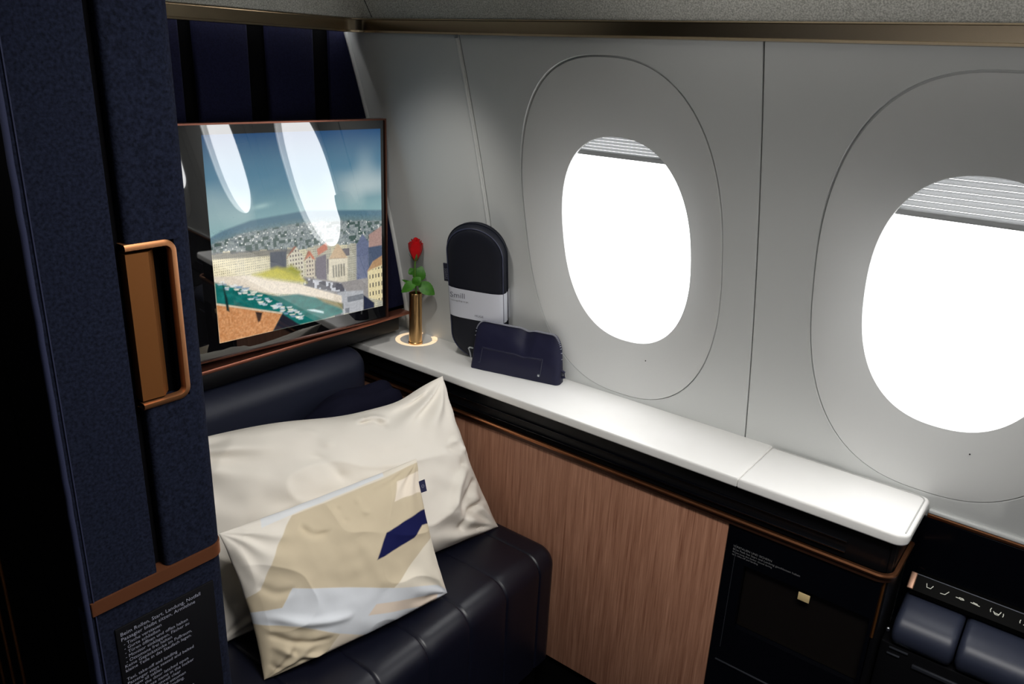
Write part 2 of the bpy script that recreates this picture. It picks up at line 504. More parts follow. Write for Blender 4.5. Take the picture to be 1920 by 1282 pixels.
# ------------------------------------------------------------------ television
TVY = 1.420
tv = thing('television', 'flat television showing a lakeside city picture, above the cream pillows', 'television', (1.08, TVY, 0.883))
TX0, TX1, TZ0, TZ1 = 0.800, 1.308, 0.8834, 1.3715
AX0, AX1, AZ0, AZ1 = 0.860, 1.2935, 0.9180, 1.3490
def frame_ring(bm, x0, x1, z0, z1, i0, i1, k0, k1, yf, yb):
    A = [(x0, z0), (x1, z0), (x1, z1), (x0, z1)]; B = [(i0, k0), (i1, k0), (i1, k1), (i0, k1)]
    rows = [[(p[0], yb, p[1]) for p in A], [(p[0], yf, p[1]) for p in A], [(p[0], yf, p[1]) for p in B], [(p[0], yb, p[1]) for p in B]]
    grid(bm, rows, wrap=True); return bm
bm = bx(TX0 + 0.004, TX1 - 0.004, TVY + 0.004, TVY + 0.018, TZ0 + 0.004, TZ1 - 0.004, 0.002, 2)
obj('back_housing', bm, M_black, tv)
bm = frame_ring(bmesh.new(), TX0, TX1, TZ0, TZ1, TX0 + 0.0035, TX1 - 0.0035, TZ0 + 0.0035, TZ1 - 0.0035, TVY - 0.006, TVY + 0.019)
bmesh.ops.bevel(bm, geom=[e for e in bm.edges if len(e.link_faces) == 2 and e.calc_face_angle(0) > 1.0], offset=0.0011, segments=2, affect='EDGES')
obj('metal_frame', bm, mat('tv_frame_bronze', srgb(140, 92, 76), 0.3, metal=0.95), tv)
bm = frame_ring(bmesh.new(), TX0 + 0.0035, TX1 - 0.0035, TZ0 + 0.0035, TZ1 - 0.0035, AX0, AX1, AZ0, AZ1, TVY - 0.002, TVY + 0.004)
obj('glass_bezel', bm, M_tvglass, tv)

# the picture on the screen, painted on a fine grid
NX, NZ = 460, 430
U, V = np.meshgrid(np.linspace(0, 1, NX), np.linspace(0, 1, NZ))
def lin(c): return np.array(srgb(*c)[:3])
rng = np.random.RandomState(3)
def vnoise(sx, sy, seed):
    r = np.random.RandomState(seed); g = r.rand(int(sy) + 2, int(sx) + 2)
    x = U * sx; y = V * sy; i = x.astype(int); j = y.astype(int); fx = x - i; fy = y - j
    fx = fx * fx * (3 - 2 * fx); fy = fy * fy * (3 - 2 * fy)
    return (g[j, i] * (1 - fx) + g[j, i + 1] * fx) * (1 - fy) + (g[j + 1, i] * (1 - fx) + g[j + 1, i + 1] * fx) * fy
def blocks(sx, sy, seed):
    r = np.random.RandomState(seed); g = r.rand(int(sy) + 2, int(sx) + 2)
    off = (r.rand(int(sy) + 2))[(V * sy).astype(int)]
    return g[(V * sy).astype(int), np.clip((U * sx + off).astype(int), 0, int(sx) + 1)]
img = np.zeros((NZ, NX, 3))
def put(mask, col):
    mask = np.clip(mask, 0, 1)[..., None]
    global img
    col = np.asarray(col)
    img = img * (1 - mask) + col * mask
def poly(pts, soft=0.004):
    """soft signed coverage of a polygon by even-odd and distance to its edges"""
    inside = np.zeros(U.shape, bool); dmin = np.full(U.shape, 9.0)
    n = len(pts)
    for i in range(n):
        x0, y0 = pts[i]; x1, y1 = pts[(i + 1) % n]
        c = ((y0 > V) != (y1 > V))
        with np.errstate(divide='ignore', invalid='ignore'):
            xi = (x1 - x0) * (V - y0) / (y1 - y0 + 1e-12) + x0
        inside ^= c & (U < xi)
        dx, dy = x1 - x0, y1 - y0; L = dx * dx + dy * dy + 1e-12
        t = np.clip(((U - x0) * dx + (V - y0) * dy) / L, 0, 1)
        dmin = np.minimum(dmin, np.hypot(U - x0 - t * dx, V - y0 - t * dy))
    sd = np.where(inside, dmin, -dmin)
    return np.clip(0.5 + sd / soft / 2, 0, 1)
def curve(pts): return np.interp(U, [p[0] for p in pts], [p[1] for p in pts])
# sky
t = np.clip((V - 0.52) / 0.48, 0, 1)[..., None]
sky = lin((138, 176, 178)) * (1 - t) + lin((0, 62, 108)) * t
mid = lin((40, 108, 142)); w = np.exp(-((t - 0.55) / 0.25) ** 2)
img = sky * (1 - 0.5 * w) + mid * 0.5 * w
put(np.clip(vnoise(6, 5, 1) - 0.55, 0, 1) * 0.9 * np.clip(1.4 - 2.0 * np.abs(V - 0.66) / 0.2, 0, 1), lin((190, 208, 206)))
put(0.6 * np.exp(-(((U - 0.27) / 0.05) ** 2 + ((V - 0.652 - 0.1 * (U - 0.27)) / 0.012) ** 2)), lin((170, 202, 200)))
put(0.7 * np.clip(vnoise(9, 7, 5) - 0.4, 0, 1) * (V > 0.55) * np.exp(-((U - 0.95) / 0.22) ** 2 - ((V - 0.68) / 0.16) ** 2) * 2.2, lin((186, 200, 200)))
# hills
ridge = curve([(0, 0.53), (0.06, 0.555), (0.21, 0.589), (0.41, 0.600), (0.52, 0.606), (0.74, 0.585), (1.0, 0.56)])
put(np.clip(0.5 + (ridge - V) / 0.012, 0, 1), lin((86, 118, 134)))
low = curve([(0, 0.51), (0.2, 0.545), (0.45, 0.560), (0.75, 0.55), (1, 0.52)])
put(np.clip(0.5 + (low - V) / 0.03, 0, 1), lin((104, 128, 132)))
# far town
top = curve([(0, 0.495), (0.15, 0.528), (0.47, 0.545), (0.73, 0.53), (1, 0.50)]) + 0.012 * (vnoise(60, 3, 9) - 0.5)
bt = 0.5 * blocks(105, 120, 11) + 0.5 * blocks(160, 170, 13); bt2 = blocks(60, 66, 12)
town = lin((88, 102, 108))[None, None] * (1 - bt[..., None]) + lin((164, 172, 170))[None, None] * bt[..., None]
gr = (bt2 > 0.72)[..., None]; town = np.where(gr, lin((76, 94, 90)), town)
town = np.where((blocks(140, 140, 19) > 0.95)[..., None], lin((212, 214, 210)), town)
put(np.clip(0.5 + (top - V) / 0.01, 0, 1), town)
# middle houses
mt = curve([(0, 0.455), (0.2, 0.44), (0.45, 0.415), (0.73, 0.40), (1, 0.37)]) + 0.02 * (blocks(26, 1, 21) - 0.5)
wn = ((np.mod(U * 95, 1) > 0.55) & (np.mod(V * 80, 1) > 0.5)).astype(float)
fac = blocks(20, 1, 22)[..., None]
worktop_glare = np.clip(1.15 - U / 0.38, 0, 1)[..., None]  # pale glare of the worktop's reflection, painted onto the left facades
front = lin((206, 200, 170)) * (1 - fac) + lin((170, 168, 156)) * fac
front = front * (1 - 0.8 * worktop_glare) + lin((248, 236, 200)) * 0.8 * worktop_glare
front = front * (1 - 0.45 * wn[..., None])
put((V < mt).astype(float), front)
put(poly([(0.0, 0.455), (0.2, 0.44), (0.46, 0.415), (0.46, 0.39), (0.2, 0.405), (0.0, 0.425)]) * 0.8, lin((92, 92, 92)))
put(((V < mt - 0.02) & (U > 0.46) & (blocks(17, 12, 31) > 0.55)).astype(float), lin((104, 100, 104)))
put(poly([(0.302, 0.418), (0.396, 0.412), (0.390, 0.300), (0.298, 0.318)]), lin((74, 80, 92)))
for q, c in (([(0.400, 0.262), (0.404, 0.382), (0.452, 0.424), (0.495, 0.366), (0.490, 0.245)], (206, 200, 180)), ([(0.500, 0.24), (0.505, 0.352), (0.533, 0.390), (0.560, 0.342), (0.555, 0.232)], (200, 190, 170))):
    put(poly(q), lin(c)); put(poly(q) * ((np.mod(U * 62, 1) > 0.55) & (np.mod(V * 44, 1) > 0.5)), lin((110, 100, 96)))
    put(poly([q[1], q[2], (q[2][0] - 0.012, q[2][1] + 0.004), (q[1][0] - 0.012, q[1][1] - 0.01)]), lin((150, 84, 62)))
put(poly([(0.505, 0.352), (0.533, 0.390), (0.562, 0.342), (0.545, 0.346), (0.533, 0.366)]), lin((186, 104, 74)))
put(poly([(0.575, 0.395), (0.635, 0.425), (0.640, 0.385), (0.58, 0.36)]), lin((190, 118, 96)))
put(poly([(0.565, 0.235), (0.566, 0.35), (0.63, 0.36), (0.628, 0.2)]), lin((112, 106, 116)))
put(poly([(0.638, 0.200), (0.645, 0.332), (0.766, 0.320), (0.762, 0.175)]), lin((216, 208, 186)))
put(poly([(0.645, 0.332), (0.700, 0.402), (0.712, 0.402), (0.766, 0.320)]), lin((196, 170, 138)))
for k in range(5): put(poly([(0.668 + 0.017 * k, 0.225), (0.668 + 0.017 * k, 0.292), (0.677 + 0.017 * k, 0.292), (0.677 + 0.017 * k, 0.223)]), lin((124, 122, 112)))
put(poly([(0.826, 0.385), (0.868, 0.44), (0.910, 0.388), (0.905, 0.168), (0.822, 0.184)]), lin((104, 112, 138)))
put(poly([(0.91, 0.43), (1.0, 0.47), (1.0, 0.36), (0.91, 0.35)]), lin((168, 138, 130)))
put(poly([(0.905, 0.36), (1.0, 0.36), (1.0, 0.27), (0.905, 0.24)]), lin((76, 88, 110)))
put(poly([(0.895, 0.070), (0.898, 0.222), (0.935, 0.27), (1.0, 0.28), (1.0, 0.03)]), lin((222, 208, 164)))
put(poly([(0.895, 0.222), (0.935, 0.275), (1.0, 0.30), (1.0, 0.245), (0.93, 0.232)]), lin((176, 140, 104)))
put(poly([(0.895, 0.070), (0.898, 0.222), (1.0, 0.24), (1.0, 0.03)]) * ((np.mod(U * 48, 1) > 0.62) & (np.mod(V * 20, 1) > 0.5)), lin((96, 92, 84)))
# square with cars
put(poly([(0.482, 0.262), (0.72, 0.190), (0.90, 0.185), (0.90, 0.06), (0.70, 0.075), (0.484, 0.202)]), lin((150, 146, 144)))
cm = poly([(0.487, 0.252), (0.722, 0.182), (0.756, 0.121), (0.486, 0.205)])
put(cm, lin((92, 92, 100))); put(cm * (blocks(70, 60, 41) > 0.72), lin((196, 198, 204)))
put(poly([(0.69, 0.140), (0.866, 0.118), (0.863, 0.0), (0.715, 0.005)]), lin((176, 178, 182)))
put(poly([(0.69, 0.140), (0.866, 0.118), (0.863, 0.0), (0.715, 0.005)]) * (blocks(36, 30, 43) > 0.6), lin((124, 128, 134)))
put(poly([(0.866, 0.09), (0.94, 0.03), (0.94, 0.0), (0.863, 0.0)]), lin((38, 44, 66)))
# quay, lake, boats
put(poly([(0.0, 0.34), (0.19, 0.315), (0.45, 0.228), (0.72, 0.112), (0.72, 0.064), (0.45, 0.168), (0.19, 0.232), (0.0, 0.30)]), lin((226, 214, 196)))
put(poly([(0.20, 0.318), (0.336, 0.335), (0.455, 0.290), (0.503, 0.224), (0.40, 0.25), (0.27, 0.288)], 0.012), lin((186, 178, 58)))
put(poly([(0.37, 0.318), (0.42, 0.335), (0.475, 0.29), (0.45, 0.262)], 0.012), lin((150, 150, 40)))
wv = vnoise(26, 60, 51)[..., None]
water = lin((10, 92, 88)) * (1 - wv) + lin((28, 122, 116)) * wv
put(poly([(0.0, 0.312), (0.10, 0.272), (0.21, 0.229), (0.327, 0.184), (0.451, 0.172), (0.62, 0.11), (0.722, 0.066), (0.724, 0.012), (0.60, 0.0), (0.30, 0.0), (0.0, 0.1)], 0.006), water)
put(poly([(0.56, 0.135), (0.722, 0.068), (0.724, 0.03), (0.705, 0.045), (0.60, 0.10)], 0.008) * 0.7, lin((170, 140, 84)))
for k in range(70):
    a = rng.rand(); cx = 0.03 + 0.44 * a; cy = 0.285 - 0.27 * a + rng.uniform(-0.02, 0.03) + 0.02
    ln = rng.uniform(0.008, 0.02); hh = rng.uniform(0.003, 0.007)
    put(poly([(cx - ln, cy + hh), (cx + ln, cy + hh * 0.2), (cx + ln * 0.7, cy - hh), (cx - ln * 0.6, cy - hh * 0.5)]), lin([(228, 232, 232), (200, 214, 224), (120, 150, 176), (240, 236, 220)][k % 4]))
put(poly([(0.50, 0.075), (0.53, 0.06), (0.60, 0.035), (0.60, 0.045), (0.54, 0.07)]), lin((206, 226, 226)))
# roof in the foreground
rn = vnoise(120, 120, 61)[..., None]
roof = lin((186, 124, 76)) * (1 - rn) + lin((214, 156, 108)) * rn
put(poly([(0.0, 0.2), (0.351, 0.083), (0.292, 0.0), (0.0, 0.0)]), roof)
put(poly([(0.0, 0.207), (0.351, 0.089), (0.351, 0.082), (0.0, 0.199)]), lin((226, 206, 178)))
put(poly([(0.351, 0.083), (0.452, 0.0), (0.292, 0.0)]), lin((34, 34, 44)))
put(poly([(0.04, 0.305), (0.05, 0.16), (0.065, 0.15), (0.06, 0.22)]), lin((20, 44, 44)))
put(poly([(0.20, 0.125), (0.24, 0.112), (0.225, 0.07), (0.212, 0.065)]), lin((52, 40, 36)))
grain = 0.80 + 0.40 * (0.5 * vnoise(150, 140, 71) + 0.5 * vnoise(260, 240, 72))
img = img * np.where(V < 0.56, grain, 0.97 + 0.06 * (grain - 0.8))[..., None]
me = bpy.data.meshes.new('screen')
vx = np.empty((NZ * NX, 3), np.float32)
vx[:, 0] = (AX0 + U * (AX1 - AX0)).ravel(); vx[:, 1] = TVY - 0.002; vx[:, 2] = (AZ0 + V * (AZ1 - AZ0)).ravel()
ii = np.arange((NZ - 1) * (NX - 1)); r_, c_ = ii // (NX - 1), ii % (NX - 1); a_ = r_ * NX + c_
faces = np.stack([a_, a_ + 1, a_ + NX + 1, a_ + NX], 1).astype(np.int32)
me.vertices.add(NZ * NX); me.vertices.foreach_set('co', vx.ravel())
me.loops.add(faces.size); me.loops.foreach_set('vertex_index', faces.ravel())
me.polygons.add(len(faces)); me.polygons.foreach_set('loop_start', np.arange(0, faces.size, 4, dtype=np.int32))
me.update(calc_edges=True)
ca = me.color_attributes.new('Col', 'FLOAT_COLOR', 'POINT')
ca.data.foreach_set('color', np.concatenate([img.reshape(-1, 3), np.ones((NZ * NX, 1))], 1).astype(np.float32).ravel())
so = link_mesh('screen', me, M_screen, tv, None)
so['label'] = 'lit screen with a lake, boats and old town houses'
tv.rotation_euler = (0, 0, math.radians(TV_YAW := -5.2))

# ------------------------------------------------------------------ media cabinet under the television
cab = thing('footwell_cabinet', 'dark cabinet with a copper front edge under the television', 'cabinet', (1.0, 1.5, 0.80))
bm = bx(0.32, 1.428, 1.440, 1.476, 0.8555, 0.8645, 0.002, 2); obj('copper_edge', bm, M_shelfcopper, cab)
bm = bx(0.32, 1.395, 1.446, 1.56, 0.818, 0.855, 0.003, 2); obj('shelf', bm, M_black, cab)
# backrest pad hanging in the footwell
pad = thing('backrest_pad', 'navy leather padded roll below the television cabinet', 'backrest', (0.93, 1.48, 0.48))
bm = bx(0.56, 1.272, 1.415, 1.545, 0.485, 0.808, 0.055, 8); obj('cushion', bm, M_leather_soft, pad)

# ------------------------------------------------------------------ ottoman
ott = thing('ottoman', 'long navy leather ottoman bench with stitched seams carrying the pillows', 'ottoman', (0.87, 1.1, 0.0))
OX0, OX1 = 0.44, 1.290
YF, ZT, RR = 0.822, 0.472, 0.045
prof = []
for i in range(8): prof.append((YF + 0.035 * 0 , 0.17 + (ZT - RR - 0.17) * i / 7, -1.0, 0.0))
for i in range(1, 13):
    a = math.pi / 2 * i / 12
    prof.append((YF + RR - RR * math.cos(a), ZT - RR + RR * math.sin(a), -math.cos(a), math.sin(a)))
for i in range(1, 16): prof.append((YF + RR + (1.40 - YF - RR) * i / 15, ZT, 0.0, 1.0))
xs = [OX0 + (OX1 - OX0) * i / 340 for i in range(341)]
SEAM = [1.222, 1.104, 0.986, 0.868, 0.750, 0.632, 0.514]
P = []
for x in xs:
    g = max(math.exp(-((x - s) / 0.0022) ** 2) * 0.0032 + math.exp(-((x - s) / 0.012) ** 2) * 0.0010 for s in SEAM)
    g += 0.0012 * (noise.noise(Vector((x * 9, 0.3, 1.1))) + 0.2)
    e = min(x - OX0, OX1 - x); r = 0.03
    if e < r: g += r - math.sqrt(max(0, r * r - (r - e) ** 2))
    P.append([(x, y - ny * g + 0.001 * noise.noise(Vector((x * 14, y * 14, z * 14))), z - nz * g) for y, z, ny, nz in prof])
bm = bmesh.new(); V_ = grid(bm, P)
bm.faces.new(V_[0]); bm.faces.new(V_[-1][::-1])
obj('cushion', bm, M_leather, ott, 60)
obj('plinth', bx(OX0 + 0.03, OX1 - 0.02, YF + 0.03, 1.40, 0.0, 0.20), M_blackmat, ott, None)

# ------------------------------------------------------------------ pillows
def pillow_mesh(name, TL, TR, BR, BL, thick, nu, nv, pinch, seed, wr, colour=None, creases=(), sag=None, skew=1.0, hem_amp=0.004):
    TL, TR, BR, BL = map(Vector, (TL, TR, BR, BL))
    n = (TR - BL).cross(TL - BR).normalized()
    if n.y > 0: n = -n
    verts = []; cols = []; faces = []
    def h(u, v):
        vq = v ** skew
        a = 1 - abs(2 * u - 1) ** 2.4; b = 1 - abs(2 * vq - 1) ** 2.4
        return max(0.0, a * b) ** 0.62
    for side in (1, -1):
        for j in range(nv + 1):
            v = j / nv
            for i in range(nu + 1):
                u = i / nu
                cu, cv = 2 * u - 1, 2 * v - 1
                uu = 0.5 + 0.5 * cu * (1 - pinch[0] * (1 - cv * cv) * abs(cu) ** 2)
                vv = 0.5 + 0.5 * cv * (1 - pinch[1] * (1 - cu * cu) * abs(cv) ** 2)
                p = (BL * (1 - uu) + BR * uu) * (1 - vv) + (TL * (1 - uu) + TR * uu) * vv
                if sag: p = p + Vector(sag(u, v))
                e = min(u, 1 - u, v, 1 - v)
                hh = h(u, v) * thick * (0.62 if side > 0 else 0.38)
                w = 0.0
                if side > 0:
                    q = Vector((u * 3.2 + seed, v * 2.4, seed * 1.7))
                    w += wr * (0.55 * noise.noise(q) + 0.3 * noise.noise(q * 2.3) + 0.12 * noise.noise(q * 5.0))
                    rg = 1 - abs(noise.noise(Vector((u * 3.0 + v * 1.6 + seed * 3, v * 2.2 - u * 1.1, seed)))) * 3.2
                    w += wr * 0.42 * max(0, rg) ** 2
                    # folds fanning out from the corners and the pinched edges
                    for (a, b) in ((0, 0), (1, 0), (1, 1), (0, 1)):
                        du, dv = u - a, v - b; rr = math.hypot(du * 1.3, dv)
                        th = math.atan2(dv, du)
                        w += wr * 0.30 * math.sin(th * 13 + 2.2 * noise.noise(q * 1.5) + a * 2 + b) * math.exp(-((rr - 0.22) / 0.17) ** 2)
                    for (x0, y0, x1, y1, wd, am) in creases:
                        dx, dy = x1 - x0, y1 - y0; L = dx * dx + dy * dy
                        tt = ((u - x0) * dx + (v - y0) * dy) / L; tc = max(0, min(1, tt))
                        bend = 0.02 * math.sin(tt * 5 + seed)
                        d = math.hypot(u - x0 - tc * dx, v - y0 - tc * dy + bend)
                        w += am * math.exp(-(d / wd) ** 2) * (1 - abs(2 * tc - 1) ** 3)
                w *= min(1, e / 0.05)
                p = p + n * side * (hh + 0.0008 + (w if side > 0 else 0))
                # wavy hem
                hem = math.exp(-(e / 0.02) ** 2)
                p = p + n * hem * hem_amp * noise.noise(Vector((u * 8 + seed, v * 8, 3)))
                verts.append(p)
                cols.append(colour(u, v) if colour and side > 0 else None)
    W = nu + 1; N = W * (nv + 1)
    for s in (0, 1):
        for j in range(nv):
            for i in range(nu):
                a = s * N + j * W + i
                f = (a, a + 1, a + W + 1, a + W)
                faces.append(f if s == 0 else f[::-1])
    per = [i for i in range(nu)] + [nu + W * j for j in range(nv)] + [nv * W + i for i in range(nu, 0, -1)] + [W * j for j in range(nv, 0, -1)]
    for k in range(len(per)):
        a, b = per[k], per[(k + 1) % len(per)]
        faces.append((b, a, N + a, N + b))
    me = bpy.data.meshes.new(name)
    me.from_pydata([tuple(v) for v in verts], [], faces)
    return me, n, cols

# large cream pillow
Lc = dict(TL=(0.598, 1.274, 0.822), TR=(1.250, 1.152, 0.815), BR=(1.258, 0.974, 0.4745), BL=(0.605, 1.112, 0.4745))
def sagL(u, v):
    s = -0.034 * math.exp(-((u - 0.66) / 0.24) ** 2) * v ** 3 - 0.012 * math.exp(-((u - 0.82) / 0.1) ** 2) * v ** 3
    return (0, 0, s)
big = thing('pillow', 'large plain cream pillow standing behind the small printed one', 'pillow', (0.93, 1.1, 0.473))
me, nL, _ = pillow_mesh('cover', **Lc, thick=0.15, nu=150, nv=100, pinch=(0.05, 0.02), seed=2.3, wr=0.024, hem_amp=0.010, skew=0.9,
    creases=[(0.40, 0.80, 0.47, 0.58, 0.02, -0.010), (0.47, 0.80, 0.42, 0.95, 0.02, 0.008), (0.60, 0.96, 0.72, 0.90, 0.018, 0.012), (0.60, 0.93, 0.70, 0.86, 0.012, -0.010),
             (0.86, 0.62, 0.93, 0.42, 0.018, -0.010), (0.90, 0.64, 0.96, 0.52, 0.02, 0.012), (0.82, 0.16, 0.96, 0.36, 0.026, -0.022), (0.80, 0.10, 0.97, 0.22, 0.022, -0.018), (0.78, 0.25, 0.92, 0.46, 0.026, 0.014),
             (0.10, 0.40, 0.3, 0.30, 0.02, -0.008), (0.15, 0.55, 0.42, 0.52, 0.03, 0.006), (0.5, 0.62, 0.62, 0.5, 0.025, 0.006)], sag=sagL)
link_mesh('cover', me, M_cotton, big, 60)

# small printed pillow
Sc = dict(TL=(0.602, 1.060, 0.742), TR=(0.999, 0.990, 0.7515), BR=(0.998, 0.899, 0.475), BL=(0.613, 0.978, 0.475))
PAT = []
def pt(col, pts): PAT.append((np.array(srgb(*col)[:3]), pts))
BE = (204, 190, 164)
pt((228, 222, 212), [(-.1, 1.1), (0.33, 1.1), (0.324, 0.945), (0.093, 0.559), (-.1, 0.52)])
pt((222, 224, 226), [(0.18, 1.1), (0.18, 0.935), (0.36, 0.952), (0.80, 0.972), (0.80, 1.1)])
pt(BE, [(0.322, 0.94), (0.80, 0.958), (1.1, 0.985), (1.1, 0.5), (0.93, 0.386), (0.706, 0.213), (0.241, 0.485), (0.160, 0.392), (-.1, 0.44), (-.1, 0.53), (0.093, 0.559)])
pt((234, 222, 206), [(0.864, 0.895), (1.1, 0.93), (1.1, 0.76), (0.818, 0.770)])
pt((20, 24, 72), [(0.738, 0.587), (1.1, 0.66), (1.1, 0.535), (0.955, 0.535), (0.883, 0.478), (0.660, 0.435)])
pt((230, 222, 206), [(1.1, 0.5), (0.93, 0.386), (0.706, 0.213), (0.95, 0.085), (1.1, 0.0)])
pt((214, 218, 224), [(0.241, 0.485), (0.706, 0.213), (0.96, 0.085), (1.1, -.1), (0.62, -.1), (0.396, 0.075), (0.214, 0.25), (-.1, 0.43), (-.1, 0.49), (0.167, 0.397)])
pt((222, 206, 190), [(0.603, 0.156), (0.945, 0.024), (0.90, -.03), (0.549, 0.108)])
pt(BE, [(-.1, 0.44), (0.213, 0.243), (0.396, 0.070), (0.20, -.1), (-.1, -.1)])
pt((226, 214, 196), [(0.396, 0.075), (0.62, -.1), (0.2, -.1)])
NU, NV = 280, 200
Us, Vs = np.meshgrid(np.linspace(0, 1, NU + 1), np.linspace(0, 1, NV + 1))
U0, V0 = U, V
U, V = Us, Vs
img = np.zeros(Us.shape + (3,)) + np.array(srgb(226, 218, 204)[:3])
HS = 0.092 * 0.62 * np.clip((1 - np.abs(2 * Us - 1) ** 2.4) * (1 - np.abs(2 * Vs ** 0.72 - 1) ** 2.4), 0, 1) ** 0.62
U, V = Us + 0.45 * HS / 0.395, Vs - 0.43 * HS / 0.29      # the print hangs lower where the cushion swells
for c, pts in PAT: put(poly(pts, 0.003), c)
pcol = img.copy(); U, V = U0, V0
small = thing('pillow', 'small cream and beige pillow printed with a navy stripe, leaning in front', 'pillow', (0.8, 0.98, 0.473))
me, nS, _ = pillow_mesh('cover', **Sc, thick=0.092, nu=NU, nv=NV, pinch=(0.05, 0.02), seed=5.1, wr=0.009, skew=0.72,
    creases=[(0.02, 0.30, 0.30, 0.12, 0.022, -0.007), (0.03, 0.22, 0.26, 0.02, 0.02, 0.006), (0.02, 0.42, 0.42, 0.22, 0.03, 0.008), (0.10, 0.16, 0.24, 0.0, 0.02, -0.005), (0.01, 0.10, 0.12, 0.04, 0.018, -0.004),
             (0.30, 0.88, 0.42, 0.78, 0.02, -0.006), (0.50, 0.94, 0.52, 0.80, 0.016, -0.003), (0.60, 0.95, 0.63, 0.80, 0.016, 0.003), (0.04, 0.62, 0.2, 0.52, 0.03, -0.005), (0.55, 0.7, 0.6, 0.3, 0.03, 0.003)])
ca = me.color_attributes.new('Col', 'FLOAT_COLOR', 'POINT')
full = np.concatenate([pcol.reshape(-1, 3), np.tile(np.array(srgb(226, 218, 204)[:3]), (pcol.shape[0] * pcol.shape[1], 1))], 0)
ca.data.foreach_set('color', np.concatenate([full, np.ones((len(full), 1))], 1).astype(np.float32).ravel())
link_mesh('cover', me, M_print, small, 60)
# sewn-in navy tag at the right seam
TRv, BRv = Vector(Sc['TR']), Vector(Sc['BR'])
ax = (TRv - Vector(Sc['TL'])).normalized(); up = (TRv - BRv).normalized()
b0 = BRv + (TRv - BRv) * 0.765 - ax * 0.016 + nS * 0.004; b1 = BRv + (TRv - BRv) * 0.845 - ax * 0.016 + nS * 0.004
bm = bmesh.new()
q = [b0, b0 + ax * 0.021 - up * 0.001, b1 + ax * 0.022, b1]
a = [bm.verts.new(p + nS * 0.0008) for p in q]; b = [bm.verts.new(p - nS * 0.0008) for p in q]
bm.faces.new(a); bm.faces.new(b[::-1])
for i in range(4): bm.faces.new((a[i], b[i], b[(i + 1) % 4], a[(i + 1) % 4]))
tg = obj('tag', bm, mat('tag_navy', srgb(22, 26, 66), 0.8), small, None); tg['label'] = 'navy sewn-in tag with a pale mark'
bm = bmesh.new(); c0 = (q[0] + q[2]) / 2 + nS * 0.0014 + ax * 0.003
vs = [bm.verts.new(c0 + ax * 0.0035 * math.cos(k * math.pi / 6) + up * 0.0035 * math.sin(k * math.pi / 6)) for k in range(12)]
vi = [bm.verts.new(c0 + ax * 0.0026 * math.cos(k * math.pi / 6) + up * 0.0026 * math.sin(k * math.pi / 6)) for k in range(12)]
for k in range(12): bm.faces.new((vs[k], vs[(k + 1) % 12], vi[(k + 1) % 12], vi[k]))
w1 = [c0 - ax * 0.0024 - up * 0.0002, c0 + ax * 0.0005 - up * 0.0006, c0 + ax * 0.0026 + up * 0.0014, c0 + ax * 0.0006 + up * 0.0003]
bm.faces.new([bm.verts.new(p) for p in w1])
obj('emblem', bm, M_letter, tg, None)

# folded navy quilt behind the pillows
bm = bmesh.new()
P = []
NXq, NR = 60, 36
for i in range(NXq + 1):
    f = i / NXq; x = 0.60 + 0.675 * f
    yc = 1.36 - 0.035 * f; hw = 0.052
    top = 0.700 + 0.045 * ss(0.50, 0.72, f) - 0.02 * ss(0.93, 1.0, f) + 0.012 * noise.noise(Vector((f * 7, 0.2, 0)))
    e = min(f, 1 - f); k = min(1, e / 0.03) ** 0.5 if e < 0.03 else 1
    row = []
    for j in range(NR):
        a = 2 * math.pi * j / NR
        ca_, sa_ = math.cos(a), math.sin(a)
        n_ = 3.2
        kk = (abs(ca_) ** n_ + abs(sa_) ** n_) ** (-1 / n_)
        zc, hz = (0.476 + top) / 2, (top - 0.476) / 2
        d = 1 + 0.10 * noise.noise(Vector((x * 9, ca_ * 2.0, sa_ * 3.0))) * (sa_ > -0.6)
        row.append((x, yc + hw * kk * ca_ * max(k, 0.1) * d * 0.95, max(0.4735, zc + hz * kk * sa_ * max(k, 0.1) * (d if sa_ > 0 else 1))))
    P.append(row)
V_ = grid(bm, P, wrap=True); bm.faces.new(V_[0]); bm.faces.new(V_[-1][::-1])
o = obj('quilt', bm, M_blanket, None, 60)
o['label'] = 'folded dark navy quilt heaped behind the large cream pillow'; o['category'] = 'blanket'

# ------------------------------------------------------------------ side cabinet under the windows
sc = thing('side_cabinet', 'low side cabinet with oak front and black locker door under the white worktop', 'cabinet', (1.38, 0.8, 0.0))
YE = 0.158
obj('carcass', bx(1.305, 1.44, 0.4445, 1.53, 0.02, 0.775), M_blackmat, sc, None)
wp = obj('oak_panel', bx(1.293, 1.306, 0.444, 1.53, 0.155, 0.703, 0.0012, 2), M_wood, sc); wp['label'] = 'vertical grain oak panel'
# black fascia under the worktop with a long pull slot
def corner_path(x, y_end, r, z, xe=1.43, n=10):
    pts = [(x, 1.50, z), (x, 1.0, z), (x, 0.5, z), (x, y_end + r + 0.02, z)]
    for i in range(n + 1):
        a = math.pi / 2 * i / n
        pts.append((x + r - r * math.cos(a), y_end + r - r * math.sin(a), z))
    pts.append((xe, y_end, z)); return pts
bm = bmesh.new()
grid(bm, [[(p[0], p[1], z) for p in corner_path(1.302, YE - 0.001, 0.022, 0)] for z in (0.712, 0.779)])
obj('fascia', bm, M_black, sc, 40)
bm = bmesh.new()
box(bm, 1.296, 1.304, 0.235, 1.46, 0.746, 0.7475, 0.0006, 2); box(bm, 1.2955, 1.304, 0.235, 1.46, 0.7255, 0.7275, 0.0006, 2)
obj('pull_slot', bm, M_blackgloss, sc)
bm = bmesh.new(); sweep(bm, corner_path(1.286, YE - 0.006, 0.026, 0.7145), [(-0.0035, -0.004), (0.003, -0.004), (0.0045, 0.0), (0.003, 0.0035), (-0.0035, 0.0035)])
cr = obj('copper_rail', bm, M_copper, sc, 40)
